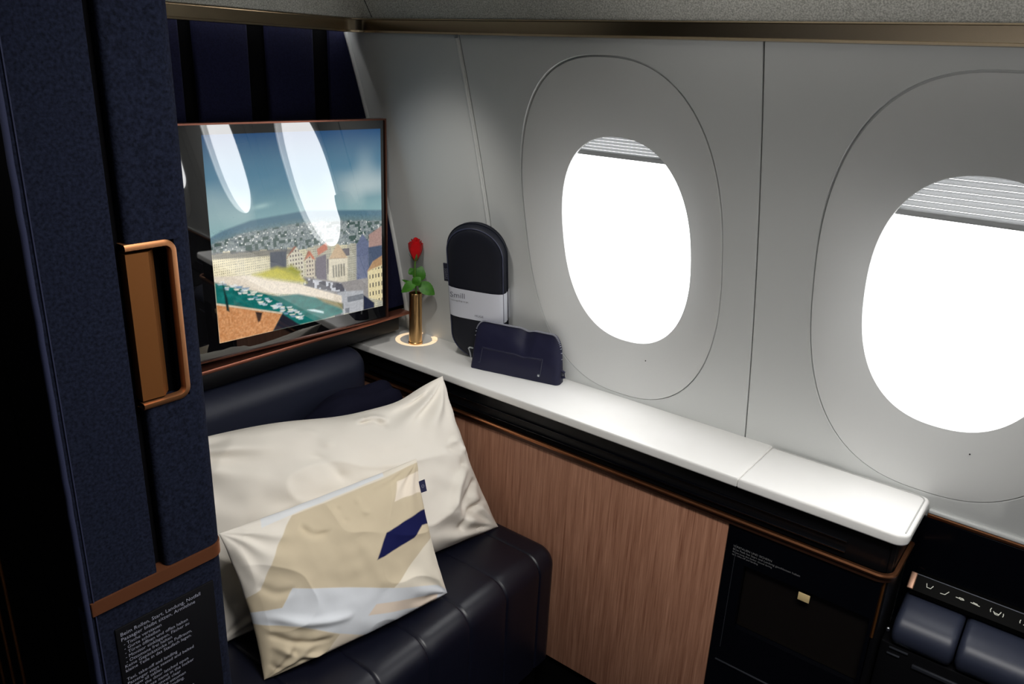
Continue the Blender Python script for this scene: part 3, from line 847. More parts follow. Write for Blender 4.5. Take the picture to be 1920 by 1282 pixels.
bm = bmesh.new(); sweep(bm, corner_path(1.291, YE - 0.002, 0.024, 0.705), [(-0.004, -0.005), (0.004, -0.005), (0.004, 0.004), (-0.004, 0.004)])  # dark bar painting in the shadow between rail and oak
obj('shadow_strip', bm, mat('bronze_shadow', srgb(70, 44, 32), 0.4, metal=0.6), sc, 40)
bm = bmesh.new(); tube(bm, [(1.301, YE + 0.006, 0.70 - 0.06 * i) for i in range(3)], 0.0022, 8, up=(0, 1, 0))
obj('corner_trim', bm, M_copper_dark, sc)
obj('end_panel', bx(1.303, 1.4530, 0.1588, 0.1652, 0.02, 0.7785), M_black, sc, None)
obj('end_carcass', bx(1.305, 1.44, YE + 0.012, 0.444, 0.702, 0.775), M_blackmat, sc, None)
# black storage front beside the oak panel
bm = bmesh.new()
def ring(bm, y0, y1, z0, z1, a0, a1, c0, c1, xf, xb):
    A = [(y0, z0), (y1, z0), (y1, z1), (y0, z1)]; B = [(a0, c0), (a1, c0), (a1, c1), (a0, c1)]
    grid(bm, [[(xb,) + p for p in A], [(xf,) + p for p in A], [(xf,) + p for p in B], [(xb,) + p for p in B]], wrap=True)
obj('locker_body', bx(1.3048, 1.44, YE + 0.008, 0.442, 0.02, 0.699), M_blackmat, sc, None)
ring(bm, YE + 0.008, 0.442, 0.155, 0.699, 0.172, 0.402, 0.478, 0.622, 1.291, 1.304)
st = obj('locker_door', bm, M_blackgloss, sc, None); st['label'] = 'black glossy locker door with a small cream tag'
bm = bx(1.3032, 1.3046, 0.173, 0.401, 0.479, 0.621); wn_ = obj('door_window', bm, mat('smoked_glass', srgb(20, 17, 15), 0.12, spec=0.5), st, None); wn_['label'] = 'smoked brown glass window'
bm = bmesh.new()
box(bm, 1.2895, 1.2915, 0.4215, 0.4225, 0.42, 0.66); obj('door_gap', bm, M_steel, st, None)
bm = bx(1.2885, 1.2915, 0.19, 0.428, 0.3855, 0.3885, 0.0008, 2); obj('metal_strip', bm, M_steel, st)
bm = bx(1.2895, 1.2915, 0.2745, 0.2955, 0.6005, 0.6165, 0.0006, 2); tg = obj('latch_tag', bm, M_cream, st); tg['label'] = 'small cream square tag'
lb = bmesh.new()
for ln, sz, z in (('VERSTAUEN UND SICHERN', 0.0062, 0.6530), ('Bitte Fach bei Start und Landung geschlossen halten', 0.0062, 0.6465), ('Please keep this locker closed during', 0.0052, 0.6405), ('taxi, take-off and landing', 0.0052, 0.6350)):
    text('lettering', ln, sz, (1.2905, 0.428, z), (0, -1, 0), (0, 0, 1), None, None, lb)
me = bpy.data.meshes.new('lettering'); lb.to_mesh(me); lb.free(); link_mesh('lettering', me, M_letter_dim, st, None)

# ------------------------------------------------------------------ white worktop (two slabs)
def slab(name, y0, y1, round_end, label):
    bm = bmesh.new()
    x0, z0, z1, r = 1.2845, 0.779, 0.800, 0.005
    pts = []
    if round_end:
        for i in range(11):
            a = math.pi / 2 * i / 10; R = 0.022
            pts.append((x0 + R - R * math.cos(a), y0 + R - R * math.sin(a)))
        for i in range(7):
            a = math.pi / 2 * i / 6; R = 0.014
            xe = 1.458
            pts.append((xe - R + R * math.sin(a), y0 + R - R * math.cos(a)))
        pts.append((1.458, y1))
    else:
        pts += [(x0, y0), (1.464, y0), (1.464, y1)]
    pts.append((x0, y1))
    prism(bm, pts, lambda p: (p[0], p[1], z1), lambda p: (p[0], p[1], z0))
    bmesh.ops.recalc_face_normals(bm, faces=bm.faces)
    ed = [e for e in bm.edges if len(e.link_faces) == 2 and e.calc_face_angle(0) > 1.2 and abs(e.verts[0].co.z - e.verts[1].co.z) < 1e-6]
    bmesh.ops.bevel(bm, geom=ed, offset=r if round_end else r, segments=4, profile=0.5, affect='EDGES', clamp_overlap=True)
    o = obj(name, bm, M_white, None, 35); o['label'] = label; o['category'] = 'worktop'
    return o
YJ = 0.4375
slab('worktop', YJ + 0.0006, 1.535, False, 'long white stone worktop running under the windows behind the vase')
lid = thing('hinged_worktop', 'white hinged lid with rounded corners at the near end of the worktop', 'worktop', (1.37, 0.3, 0.779))
tmp = slab('slab', 0.143, YJ - 0.0006, True, '')
tmp.parent = lid; tmp.location = Vector(tmp.location) - Vector(lid.location)
del tmp['label']; del tmp['category']
bm = bmesh.new()       # raised back edge round the lid
pth = [(1.452, YJ - 0.004, 0.8003), (1.452, 0.165, 0.8003)] + [(1.438 + 0.014 * math.cos(a), 0.165 - 0.014 * math.sin(a), 0.8003) for a in [math.pi / 2 * i / 6 for i in range(1, 7)]] + [(1.30, 0.151, 0.8003)]
tube(bm, pth, 0.0013, 6); obj('edge_groove', bm, mat('groove_grey', srgb(186, 186, 184), 0.5), lid)

# glowing band imitating the warm caustic on the worktop around the vase
lr = thing('caustic_ring', 'glowing band imitating the warm caustic on the worktop around the brass vase', 'painted light', (1.408, 1.394, 0.80))
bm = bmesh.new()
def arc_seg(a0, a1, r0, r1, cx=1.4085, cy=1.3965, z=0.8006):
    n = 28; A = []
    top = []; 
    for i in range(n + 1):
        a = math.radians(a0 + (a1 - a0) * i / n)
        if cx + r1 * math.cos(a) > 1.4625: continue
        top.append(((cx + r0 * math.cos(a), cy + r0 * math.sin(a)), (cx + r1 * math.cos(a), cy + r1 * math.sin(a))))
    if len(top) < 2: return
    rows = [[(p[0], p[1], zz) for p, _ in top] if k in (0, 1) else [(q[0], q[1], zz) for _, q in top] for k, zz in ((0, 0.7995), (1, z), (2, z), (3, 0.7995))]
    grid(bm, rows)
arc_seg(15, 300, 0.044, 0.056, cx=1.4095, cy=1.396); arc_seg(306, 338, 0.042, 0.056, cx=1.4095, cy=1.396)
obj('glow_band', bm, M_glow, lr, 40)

# ------------------------------------------------------------------ brass vase and rose
VX, VY = 1.3855, 1.3755
bm = bmesh.new()
lathe(bm, [(0.0001, 0.8012), (0.0190, 0.8012), (0.0190, 0.8045), (0.0172, 0.8065), (0.0168, 0.84), (0.0166, 0.93), (0.0170, 0.9375), (0.0165, 0.9385), (0.0150, 0.9375), (0.0148, 0.83), (0.0001, 0.829)], VX, VY, 48)
o = obj('vase', bm, M_brass, None, 40); o['label'] = 'slim brass bud vase standing at the painted caustic ring beside the television'; o['category'] = 'vase'

rose = thing('rose', 'single red rose with green leaves standing in the brass vase', 'flower', (VX, VY, 0.832))
HX, HY, HZ_ = 1.3775, 1.368, 1.030
stem_path = [(VX + 0.002, VY, 0.8335), (VX + 0.003, VY - 0.001, 0.90), (VX, VY - 0.001, 0.945), (VX - 0.006, VY - 0.004, 0.985), (HX - 0.002, HY, 1.015), (HX, HY, HZ_)]
bm = bmesh.new(); tube(bm, stem_path, 0.0021, 8, up=(1, 0, 0)); obj('stem', bm, M_stem, rose)
def petal(bm, ang, r0, rmax, z0, hgt, span, flare, tw):
    P = []
    for i in range(9):
        f = i / 8
        rr = r0 + (rmax - r0) * math.sin(min(1, f * 1.25) * math.pi / 2) + flare * max(0, f - 0.7) ** 2 * 8
        row = []
        for j in range(9):
            s = (j / 8 - 0.5) * 2
            wd = span * (0.45 + 0.55 * math.sin(min(1, f * 1.1 + 0.15) * math.pi * 0.62)) * (1 if f < 0.8 else 1 - 0.35 * ((f - 0.8) / 0.2) ** 2)
            a = ang + s * wd + tw * f
            zz = z0 + hgt * f - 0.004 * (s * s) * f
            r2 = rr + 0.0012 * s * s * f + 0.0006 * math.sin(ang * 3 + s * 4)
            row.append((HX + r2 * math.cos(a), HY + r2 * math.sin(a), zz))
        P.append(row)
    grid(bm, P)
bm = bmesh.new()
for k in range(5): petal(bm, k * 2 * math.pi / 5, 0.004, 0.0165, HZ_ - 0.004, 0.046, 0.80, 0.003, 0.15)
for k in range(4): petal(bm, 0.6 + k * math.pi / 2, 0.003, 0.0138, HZ_ - 0.002, 0.050, 0.95, 0.001, 0.3)
for k in range(3): petal(bm, 0.2 + k * 2 * math.pi / 3, 0.002, 0.0100, HZ_ + 0.002, 0.051, 1.1, 0.001, 0.5)
for k in range(2): petal(bm, 1.0 + k * math.pi, 0.001, 0.0052, HZ_ + 0.004, 0.050, 1.4, 0.0, 0.8)
obj('bloom', bm, M_red, rose, 80)
bm = bmesh.new()
for k in range(5):
    a = k * 2 * math.pi / 5 + 0.3
    P = []
    for i in range(6):
        f = i / 5; r = 0.003 + 0.0155 * math.sin(f * 1.5); z = HZ_ - 0.004 + 0.022 * f; w = 0.0045 * (1 - f) ** 0.7
        P.append([(HX + r * math.cos(a) - w * s * math.sin(a), HY + r * math.sin(a) + w * s * math.cos(a), z) for s in (-1, 0, 1)])
    grid(bm, P)
obj('sepals', bm, M_stem, rose, 80)
CAMR = Vector((0.606, -0.795, 0))        # a horizontal direction along which the spray of leaves spreads
def leaf(base, tip, width, nrm, droop=0.004):
    base, tip, nrm = Vector(base), Vector(tip), Vector(nrm).normalized()
    d = tip - base; s = d.cross(nrm).normalized(); bm = bmesh.new(); P = []
    for i in range(15):
        f = i / 14; w = width * math.sin(math.pi * min(1, f * 0.98 + 0.01) ** 0.82) ** 0.8
        w *= 1 + 0.05 * (i % 2)
        c = base + d * f - nrm * droop * math.sin(f * math.pi) * -1
        P.append([tuple(c + s * w * k + nrm * (0.10 * w * abs(k))) for k in (-1, -0.5, 0, 0.5, 1)])
    grid(bm, P)
    obj('leaf', bm, M_leaf, rose, 80)
V3 = Vector
cn = V3((-0.75, -0.62, 0.25))
def lp(dx, z, dn=0.0): return V3((VX, VY, z)) + CAMR * dx + V3((-0.795, -0.606, 0)) * dn
leaf(lp(0.004, 0.968, -0.004), lp(0.014, 1.006, -0.012), 0.017, cn)
leaf(lp(-0.006, 0.985, -0.006), lp(-0.016, 1.000, -0.010), 0.010, cn)
leaf(lp(0.002, 0.968, 0.010), lp(-0.034, 0.942, 0.016), 0.0135, V3((-0.5, -0.5, 0.7)))
leaf(lp(0.010, 0.966, 0.006), lp(0.050, 0.938, 0.010), 0.0165, V3((-0.7, -0.6, 0.4)))
leaf(lp(-0.004, 0.962, 0.012), lp(0.014, 0.984, 0.014), 0.012, cn)
leaf(lp(-0.004, 0.962, 0.004), lp(-0.036, 0.970, -0.004), 0.004, cn)
bm = bmesh.new()
for e in (lp(0.012, 0.965, 0.006), lp(0.0, 0.967, 0.010), lp(0.005, 0.97, -0.004)): tube(bm, [lp(-0.001, 0.955, 0.001), e], 0.0011, 6, up=(1, 0, 0))
obj('leaf_stalk', bm, M_stem, rose)

# ------------------------------------------------------------------ oval case leaning on the sidewall
case = thing('oval_case', 'tall oval navy case with a white paper band leaning on the sidewall', 'case', (1.42, 1.205, 0.80))
A0 = V3((1.4330, 1.190, 0.8015)); A1 = V3((1.3350, 1.135, 1.161))
wv_ = (A1 - A0).normalized()
uh = V3((0.35, -0.937, 0)); uh = (uh - wv_ * uh.dot(wv_)).normalized()       # across, towards the near side
nh = wv_.cross(uh).normalized()
if nh.x > 0: nh = -nh                                                       # face normal, into the cabin
Ln = (A1 - A0).length; Rw = 0.0725
def stadium(r_in, n=28):
    R = Rw - r_in; pts = []
    for i in range(n + 1):
        a = math.pi * i / n; pts.append((R * math.cos(a), Ln - Rw + R * math.sin(a)))
    for i in range(n + 1):
        a = math.pi + math.pi * i / n; pts.append((R * math.cos(a), Rw + R * math.sin(a)))
    return pts
def cpt(p, d): return A0 + uh * p[0] + wv_ * p[1] + nh * d
HT = 0.021
bm = bmesh.new(); rows = []
prof = [(0.0710, HT + 0.004), (0.05, HT + 0.0035), (0.025, HT + 0.002), (0.012, HT), (0.005, HT - 0.004), (0.0015, HT - 0.009), (0.0, HT - 0.015), (0.0, -HT + 0.012), (0.004, -HT + 0.004), (0.012, -HT), (0.0710, -HT)]
for r_in, d in prof: rows.append([cpt(p, d) for p in stadium(r_in)])
V_ = grid(bm, rows, wrap=True); bm.faces.new(V_[0]); bm.faces.new(V_[-1][::-1])
obj('shell', bm, M_case, case, 50)
bm = bmesh.new(); tube(bm, [cpt(p, HT - 0.0035) for p in stadium(0.0045)], 0.0016, 6, closed=True, up=tuple(nh)); obj('piping', bm, mat('case_piping', srgb(44, 48, 72), 0.5), case)
bm = bmesh.new(); tube(bm, [cpt(p, 0.0) for p in stadium(-0.0008)], 0.0018, 6, closed=True, up=tuple(nh)); obj('zipper', bm, M_case, case)
# paper band wrapped around
bw0, bw1 = 0.128, 0.211
sec = []
m_ = 0.0012
for a, d in ((-Rw - m_, -HT + 0.008), (-Rw - m_, 0.0), (-Rw - m_ * 0.6, HT - 0.011), (-Rw + 0.004, HT - 0.002), (-Rw + 0.013, HT + 0.0018), (-0.042, HT + 0.0046), (0.0, HT + 0.0054), (0.042, HT + 0.0046), (Rw - 0.013, HT + 0.0018), (Rw - 0.004, HT - 0.002), (Rw + m_ * 0.6, HT - 0.011), (Rw + m_, 0.0), (Rw + m_, -HT + 0.008)):
    sec.append((a, d))
bm = bmesh.new()
grid(bm, [[cpt((a, wz), d) for a, d in sec] for wz in (bw0, (bw0 + bw1) / 2, bw1)])
bd = obj('paper_band', bm, M_paper, case, 50)
th_ = Rw
def on_band(du, dw): return cpt((du, dw), HT + 0.0058 if abs(du) < 0.03 else HT + 0.0048)
text('lettering', 'Smill', 0.021, cpt((-0.064, bw1 - 0.026), HT + 0.0052), uh, wv_, M_letter_dark, bd)
text('lettering', 'lieblingsding to go', 0.0062, cpt((-0.062, bw1 - 0.036), HT + 0.0058), uh, wv_, M_letter_dim, bd)
text('lettering', 'HUGE', 0.0085, cpt((-0.002, bw0 + 0.011), HT + 0.0062), uh, wv_, M_letter_dark, bd)
bm = bmesh.new()
q = [(-Rw - 0.012, 0.213), (-Rw + 0.004, 0.213), (-Rw + 0.004, 0.262), (-Rw - 0.012, 0.262)]
prism(bm, q, lambda p: cpt(p, 0.006), lambda p: cpt(p, 0.0035))
tb = obj('side_tab', bm, mat('tab_navy', srgb(22, 24, 46), 0.7), case, None); tb['label'] = 'navy woven side tab with white letters'
text('lettering', 'SWISS', 0.0115, cpt((-Rw - 0.0015, 0.219), 0.0064), wv_, -uh, M_letter, tb)

# ------------------------------------------------------------------ navy pouch
po = thing('pouch', 'small navy zip pouch lying in front of the oval case', 'pouch', (1.40, 1.06, 0.80))
PA = V3((1.3540, 1.160, 0.8005)); e1 = V3((0.235, -0.972, 0)).normalized(); e2 = V3((0.972, 0.235, 0)).normalized(); e3 = V3((0, 0, 1))
PLn, PH, PD = 0.234, 0.118, 0.040
def pouch_out(u):
    """top outline height for u in 0..1 along the length"""
    r = 0.12
    if u < r: k = math.sqrt(max(0, 1 - ((r - u) / r) ** 2)); h = 0.60 + 0.40 * k
    elif u > 1 - r: k = math.sqrt(max(0, 1 - ((u - 1 + r) / r) ** 2)); h = 0.45 + 0.55 * k
    else: h = 1.0
    dip = 0.055 * math.exp(-((u - 0.60) / 0.06) ** 2)
    return PH * (h * (1 - dip) - 0.03 * u)
def pouch_depth(f): return PD * (1 - 0.80 * f ** 1.2)
NUp, NVp = 60, 24
def pp_(u, f, side):
    H = pouch_out(u)
    ends = min(1, min(u, 1 - u) / 0.03) ** 0.5
    dpt = pouch_depth(f) * (0.55 + 0.45 * ends)
    bulge = 0.006 * math.sin(math.pi * f) * math.sin(math.pi * u) ** 0.5
    dent = -0.007 * math.exp(-((u - 0.58) / 0.09) ** 2) * ss(0.45, 0.95, f)
    c = PD / 2 + 0.006 * f
    d = c + (-dpt / 2 - bulge - dent if side == 0 else dpt / 2)
    d += 0.0008 * noise.noise(V3((u * 9, f * 6, side * 3)))
    return PA + e1 * (PLn * u + 0.006 * (0.5 - u) * f) + e2 * d + e3 * (H * f)
bm = bmesh.new(); rows = []
for i in range(NUp + 1):
    u = i / NUp
    col = [pp_(u, j / NVp, 0) for j in range(NVp + 1)] + [pp_(u, 1 - j / NVp, 1) for j in range(NVp + 1)]
    rows.append(col)
V_ = grid(bm, rows, wrap=True); bm.faces.new(V_[0]); bm.faces.new(V_[-1][::-1])
obj('body', bm, M_pouch, po, 60)
bm = bmesh.new()
zp_path = [pp_(u, 1, 0) + e3 * 0.0012 - e2 * 0.0005 for u in [0.0 + i / 70 for i in range(71)]]
for i in range(0, 70):
    p = zp_path[i]; d = (zp_path[i + 1] - p)
    for s in (0.25, 0.75):
        c = p + d * s; b2 = bmesh.new(); bmesh.ops.create_cube(b2, size=1)
        dn = d.normalized()
        M4 = Matrix((dn * 0.0013, e2 * 0.005, dn.cross(e2) * 0.0026)).transposed().to_4x4(); M4.translation = c
        bmesh.ops.transform(b2, matrix=M4, verts=b2.verts); join(bm, b2)
obj('zipper', bm, mat('zip_metal', srgb(178, 180, 194), 0.45, metal=0.5), po, None)
bm = bmesh.new()
base = PA + e3 * 0.046 + e2 * (PD / 2 - 0.004) - e1 * 0.002
tube(bm, [base + e1 * 0.004, base - e1 * 0.006, base - e1 * 0.010 - e3 * 0.004], 0.0022, 6)
tube(bm, [base - e1 * 0.009 - e3 * 0.002, base - e1 * 0.004 - e3 * 0.014, base - e1 * 0.0015 - e3 * 0.026], 0.0022, 6)
obj('zip_pull', bm, M_silver, po)
bm = bmesh.new()
base = PA + e1 * (PLn - 0.001) + e3 * 0.026 + e2 * (PD / 2 + 0.001)
tube(bm, [base - e1 * 0.004 + e3 * 0.006, base + e1 * 0.006 + e3 * 0.002, base + e1 * 0.007 - e3 * 0.010, base - e1 * 0.003 - e3 * 0.012], 0.0035, 8)
obj('side_loop', bm, M_pouch, po)
# front strap slots with bright thread
for u, l in ((0.12, 0.30), (0.80, 0.34)):
    bm = bmesh.new()
    a = pp_(u, 0.16, 0) - e2 * 0.0009; b = pp_(u + 0.012, 0.16 + l, 0) - e2 * 0.0009
    tube(bm, [a - e1 * 0.004, a, b, b - e1 * 0.004], 0.0006, 6)
    obj('slot_stitch', bm, M_steel, po)
bm = bmesh.new()
c = pp_(0.80, 0.15, 0) - e2 * 0.0012 - e1 * 0.003
box(bm, c.x - 0.0026, c.x + 0.0026, c.y - 0.003, c.y + 0.003, c.z - 0.003, c.z + 0.003, 0.0012, 2)
obj('stud', bm, M_silver, po)
bm = bmesh.new()
P = [[pp_(0.13 + 0.67 * i / 30, 0.46 + 0.02 * k, 0) - e2 * (0.0004 + 0.001 * (1 - abs(k - 1))) for k in (0, 1, 2)] for i in range(31)]
grid(bm, P); obj('fold_line', bm, M_pouch, po, None)

# ------------------------------------------------------------------ navy door post at the suite entrance
YD = 0.71
dp = thing('door_post', 'navy fabric door post at left with copper strip and safety placard', 'partition', (0.33, 0.78, 0.0))
def rprofile(x0, x1, y0, y1, rl, rr, n=8):
    pts = []
    for i in range(n + 1):
        a = math.pi / 2 * i / n
        pts.append((x0 + rl - rl * math.cos(a), y0 + rl - rl * math.sin(a)))
    for i in range(n + 1):
        a = math.pi / 2 * i / n
        pts.append((x1 - rr + rr * math.sin(a), y0 + rr - rr * math.cos(a)))
    pts += [(x1, y1), (x0, y1)]
    return pts
def upright(bm, pts, z0, z1, nz=1):
    grid(bm, [[(p[0], p[1], z0 + (z1 - z0) * k / nz) for p in pts] for k in range(nz + 1)], wrap=True)
    a = [bm.verts.new((p[0], p[1], z0)) for p in pts]; b = [bm.verts.new((p[0], p[1], z1)) for p in pts]
    bm.faces.new(a); bm.faces.new(b[::-1])
TOPZ = 1.80
bm = bmesh.new(); upright(bm, rprofile(0.257, 0.3295, YD, YD + 0.006, 0.004, 0.0015), 0.984, TOPZ); obj('upper_panel', bm, M_fabric, dp, 50)
obj('shade_skin', bx(0.2575, 0.3285, YD + 0.0062, YD + 0.10, 0.0, TOPZ), M_blackmat, dp, None)  # black skin that paints the unlit aisle side of the post dark
bm = bmesh.new(); upright(bm, rprofile(0.257, 0.409, YD + 0.001, YD + 0.024, 0.004, 0.018), 0.0, 0.970); obj('lower_panel', bm, M_fabric, dp, 50)
bm = bmesh.new(); upright(bm, rprofile(0.2595, 0.4095, YD - 0.0025, YD + 0.022, 0.001, 0.018), 0.9695, 0.9845); bmesh.ops.bevel(bm, geom=[e for e in bm.edges if all(v.co.z > 0.984 for v in e.verts)], offset=0.0028, segments=3, affect='EDGES'); obj('copper_strip', bm, mat('strip_copper', srgb(176, 112, 78), 0.36, metal=0.9), dp, 50)
bm = bmesh.new()
pth = [(0.2562 + 0.0007 * noise.noise(V3((0, 0, i * 0.8))), YD - 0.0005, 1.72 * i / 90) for i in range(91)]
tube(bm, pth, 0.0028, 8, up=(0, 1, 0))
tube(bm, [(0.2628, YD - 0.0006, 1.72 * i / 20) for i in range(21)], 0.0009, 6, up=(0, 1, 0))
obj('piping', bm, M_piping, dp, 60)
obj('seam_filler', bx(0.3285, 0.3395, YD + 0.014, YD + 0.098, 0.986, TOPZ - 0.01), M_blackmat, dp, None)
# placard
obj('placard', bx(0.2785, 0.3905, YD - 0.0012, YD + 0.002, 0.70, 0.9405, 0.0008, 2), mat('placard_black', srgb(4, 4, 7), 0.6, spec=0.15), dp)
plac = [o for o in dp.children if o.name.startswith('placard')][0]; plac['label'] = 'black placard with lines of pale lettering'
LINES = ['Beim Rollen, Start, Landung, Notfall', 'Passagier bleibt sitzen, Armlehne', '- Tische verstauen', '- Gurte schließen', '- Türen öffnen und offen halten',
 '- Monitor einklappen, Fächer zu', '- Ottomane frei halten', 'Keine Gepäckstücke im Fußraum,', 'kleine Teile in das Staufach legen.', '',
 'Taxi, take-off and landing', 'Passenger stays seated and belted', '- stow all tables', '- keep the door latched open', '- stow loose items in the locker',
 '- keep the footwell clear', 'No baggage on the ottoman', 'during take-off and landing.', '', 'Thank you for your help.', 'Bitte beachten Sie die Hinweise', 'der Kabinenbesatzung.']
SZ = [0.0063, 0.0063] + [0.0056] * 30
zz = 0.9305
lb = bmesh.new()
for k, ln in enumerate(LINES):
    if ln: text('lettering', ln, SZ[k], (0.2825 + (0.002 if ln.startswith('-') else 0), YD - 0.0016, zz), (1, 0, 0), (0, 0, 1), M_letter, plac, lb)
    zz -= 0.0064 if k < 2 else 0.0056
me = bpy.data.meshes.new('lettering'); lb.to_mesh(me); lb.free(); link_mesh('lettering', me, M_letter, plac, None)
# side wall running forward to the television, painted black for its unlit shade, with copper lines
sw = thing('suite_side_wall', 'outer suite wall, its shade painted black, at far left with thin copper lines', 'partition', (0.27, 1.1, 0.0))
obj('wall_board', bx(0.257, 0.285, YD + 0.101, 1.47, 0.0, TOPZ), M_blackmat, sw, None)
for y in (0.945, 0.987, 1.03):
    obj('copper_line', bx(0.2545, 0.2572, y - 0.0025, y + 0.0025, 0.02, 0.935, 0.0008, 2), M_copper_dark, sw)

# sliding door leaf with its recessed copper handle
sd = thing('sliding_door', 'navy fabric sliding door edge with a recessed copper pull', 'door', (0.375, 0.76, 0.985))
DX0, DX1 = 0.3405, 0.4095
HX0, HX1, H0, H1 = 0.3410, 0.3862, 1.1715, 1.3350
bm = bmesh.new()
full_ = rprofile(DX0, DX1, YD, YD + 0.10, 0.006, 0.018)
upright(bm, full_, 0.985, H0); upright(bm, full_, H1, TOPZ)
upright(bm, [p for p in rprofile(HX1, DX1, YD, YD + 0.10, 0.001, 0.018)], H0, H1)
obj('door_panel', bm, M_fabric, sd, 50)
bm = bmesh.new()     # copper rim on three sides
def rim_path(ins):
    r = 0.011 - ins
    pts = [(HX0 - 0.004, H1 - ins)]
    for i in range(9):
        a = math.pi / 2 * i / 8; pts.append((HX1 - ins - r + r * math.sin(a), H1 - ins - r + r * math.cos(a)))
    for i in range(9):
        a = math.pi / 2 * i / 8; pts.append((HX1 - ins - r + r * math.cos(a), H0 + ins + r - r * math.sin(a)))
    pts.append((HX0 - 0.004, H0 + ins)); return pts
o_, i_ = rim_path(-0.001), rim_path(0.0055)
rows = [[(p[0], YD + 0.012, p[1]) for p in o_], [(p[0], YD - 0.0015, p[1]) for p in o_], [(p[0], YD - 0.003, p[1]) for p in rim_path(0.001)], [(p[0], YD - 0.003, p[1]) for p in rim_path(0.0045)], [(p[0], YD - 0.001, p[1]) for p in i_], [(p[0], YD + 0.005, p[1]) for p in i_]]
grid(bm, rows)
rim = obj('handle_rim', bm, mat('copper_rim', srgb(158, 108, 72), 0.42, metal=0.9), sd, 40)
bm = bx(HX0 - 0.003, HX1, YD + 0.022, YD + 0.026, H0, H1); obj('handle_recess', bm, M_blackmat, sd, None)
bm = bmesh.new()     # grip plate, angled into the recess
q = [(HX0 - 0.003, YD + 0.0005), (HX0 + 0.0185, YD - 0.0005), (HX0 + 0.0205, YD + 0.001), (HX0 + 0.0285, YD + 0.010), (HX0 + 0.0285, YD + 0.021), (HX0 - 0.003, YD + 0.021)]
prism(bm, q, lambda p: (p[0], p[1], H0 + 0.0075), lambda p: (p[0], p[1], H1 - 0.0085))
obj('handle_grip', bm, M_copper_dark, sd, 30)

# ------------------------------------------------------------------ seat armrest at the lower right
arm = thing('armrest', 'navy leather seat armrest in two pads at lower right', 'armrest', (1.38, -0.05, 0.0))
def arm_pad(y0, y1):
    bm = bmesh.new(); P = []
    pr = [(1.452, 0.575), (1.452, 0.607), (1.449, 0.6145), (1.442, 0.6175), (1.42, 0.6155), (1.39, 0.6100), (1.368, 0.6025), (1.355, 0.592), (1.349, 0.578), (1.350, 0.560), (1.358, 0.548), (1.372, 0.542), (1.452, 0.542)]
    n = 26
    for i in range(n + 1):
        y = y0 + (y1 - y0) * i / n; e = min(y - y0, y1 - y); r = 0.011
        g = 0 if e >= r else r - math.sqrt(max(0, r * r - (r - e) ** 2))
        cxm, czm = 1.402, 0.578
        row = []
        for x, z in pr:
            v = V3((x - cxm, 0, z - czm)); L = v.length
            v = v * max(0.05, (L - g) / L)
            row.append((cxm + v.x, y, czm + v.z))
        P.append(row)
    V_ = grid(bm, P, wrap=True); bm.faces.new(V_[0]); bm.faces.new(V_[-1][::-1])
    return obj('pad', bm, M_pad, arm, 60)
arm_pad(0.041, 0.142); arm_pad(-0.10, 0.0385)
obj('base', bx(1.362, 1.452, -0.30, 0.156, 0.0, 0.541, 0.004, 2), M_black, arm)
bm = bmesh.new()
box(bm, 1.3585, 1.363, 0.108, 0.140, 0.533, 0.536, 0.001, 2); box(bm, 1.3585, 1.363, 0.120, 0.142, 0.520, 0.5225, 0.001, 2)
box(bm, 1.3575, 1.363, 0.020, 0.098, 0.512, 0.519, 0.001, 2); box(bm, 1.3575, 1.363, -0.08, 0.010, 0.508, 0.511, 0.001, 2)
obj('metal_strip', bm, M_steel, arm)
bm = bx(1.346, 1.352, 0.1445, 0.1505, 0.573, 0.581, 0.002, 3); obj('release_button', bm, M_silver, arm)
# seat shell behind the armrest
sh = thing('seat_shell', 'black seat side shell with a copper top edge below the near window', 'seat', (1.46, -0.1, 0.0))
obj('side_board', bx(1.4545, 1.463, -0.55, 0.1575, 0.0, 0.762, 0.002, 2), M_blackgloss, sh)
bm = bx(1.4545, 1.466, -0.55, 0.1425, 0.7625, 0.769, 0.0015, 2); obj('copper_edge', bm, M_copper, sh)
bm = bx(1.4585, 1.476, -0.55, 0.1425, 0.7692, 0.7760, 0.0015, 2); obj('pale_edge', bm, M_wall, sh)
# control bar
cb = thing('seat_control_panel', 'narrow black seat control bar with small seat symbols above the armrest', 'control panel', (1.44, 0.0, 0.62))
KY1, KY0 = 0.136, -0.30
kx0, kz0, kx1, kz1 = 1.418, 0.6305, 1.441, 0.652      # tilted face from low front to high back
fdir = V3((kx1 - kx0, 0, kz1 - kz0)).normalized(); fn = V3((-fdir.z, 0, fdir.x))
bm = bmesh.new()
prism(bm, [(kx0, kz0), (kx1, kz1), (1.454, kz1), (1.454, 0.622), (kx0, 0.622)], lambda p: (p[0], KY0, p[1]), lambda p: (p[0], KY1, p[1]))
obj('housing', bm, M_barblack, cb, 20)
bm = bmesh.new()
box(bm, -0.0165, 0.0165, -0.0055, 0.0055, -0.002, 0.003, 0.002, 3)
M4 = Matrix((fdir, V3((0, 1, 0)), fn)).transposed().to_4x4(); M4.translation = V3(((kx0 + kx1) / 2, KY1 + 0.001, (kz0 + kz1) / 2)) + fn * 0.001
bmesh.ops.transform(bm, matrix=M4, verts=bm.verts)
obj('end_cap', bm, mat('cap_copper', srgb(176, 138, 116), 0.45, metal=0.7), cb)
bm = bmesh.new(); tube(bm, [(kx1, KY0, kz1), (kx1, KY1, kz1)], 0.0011, 6); obj('edge_line', bm, M_steel, cb)
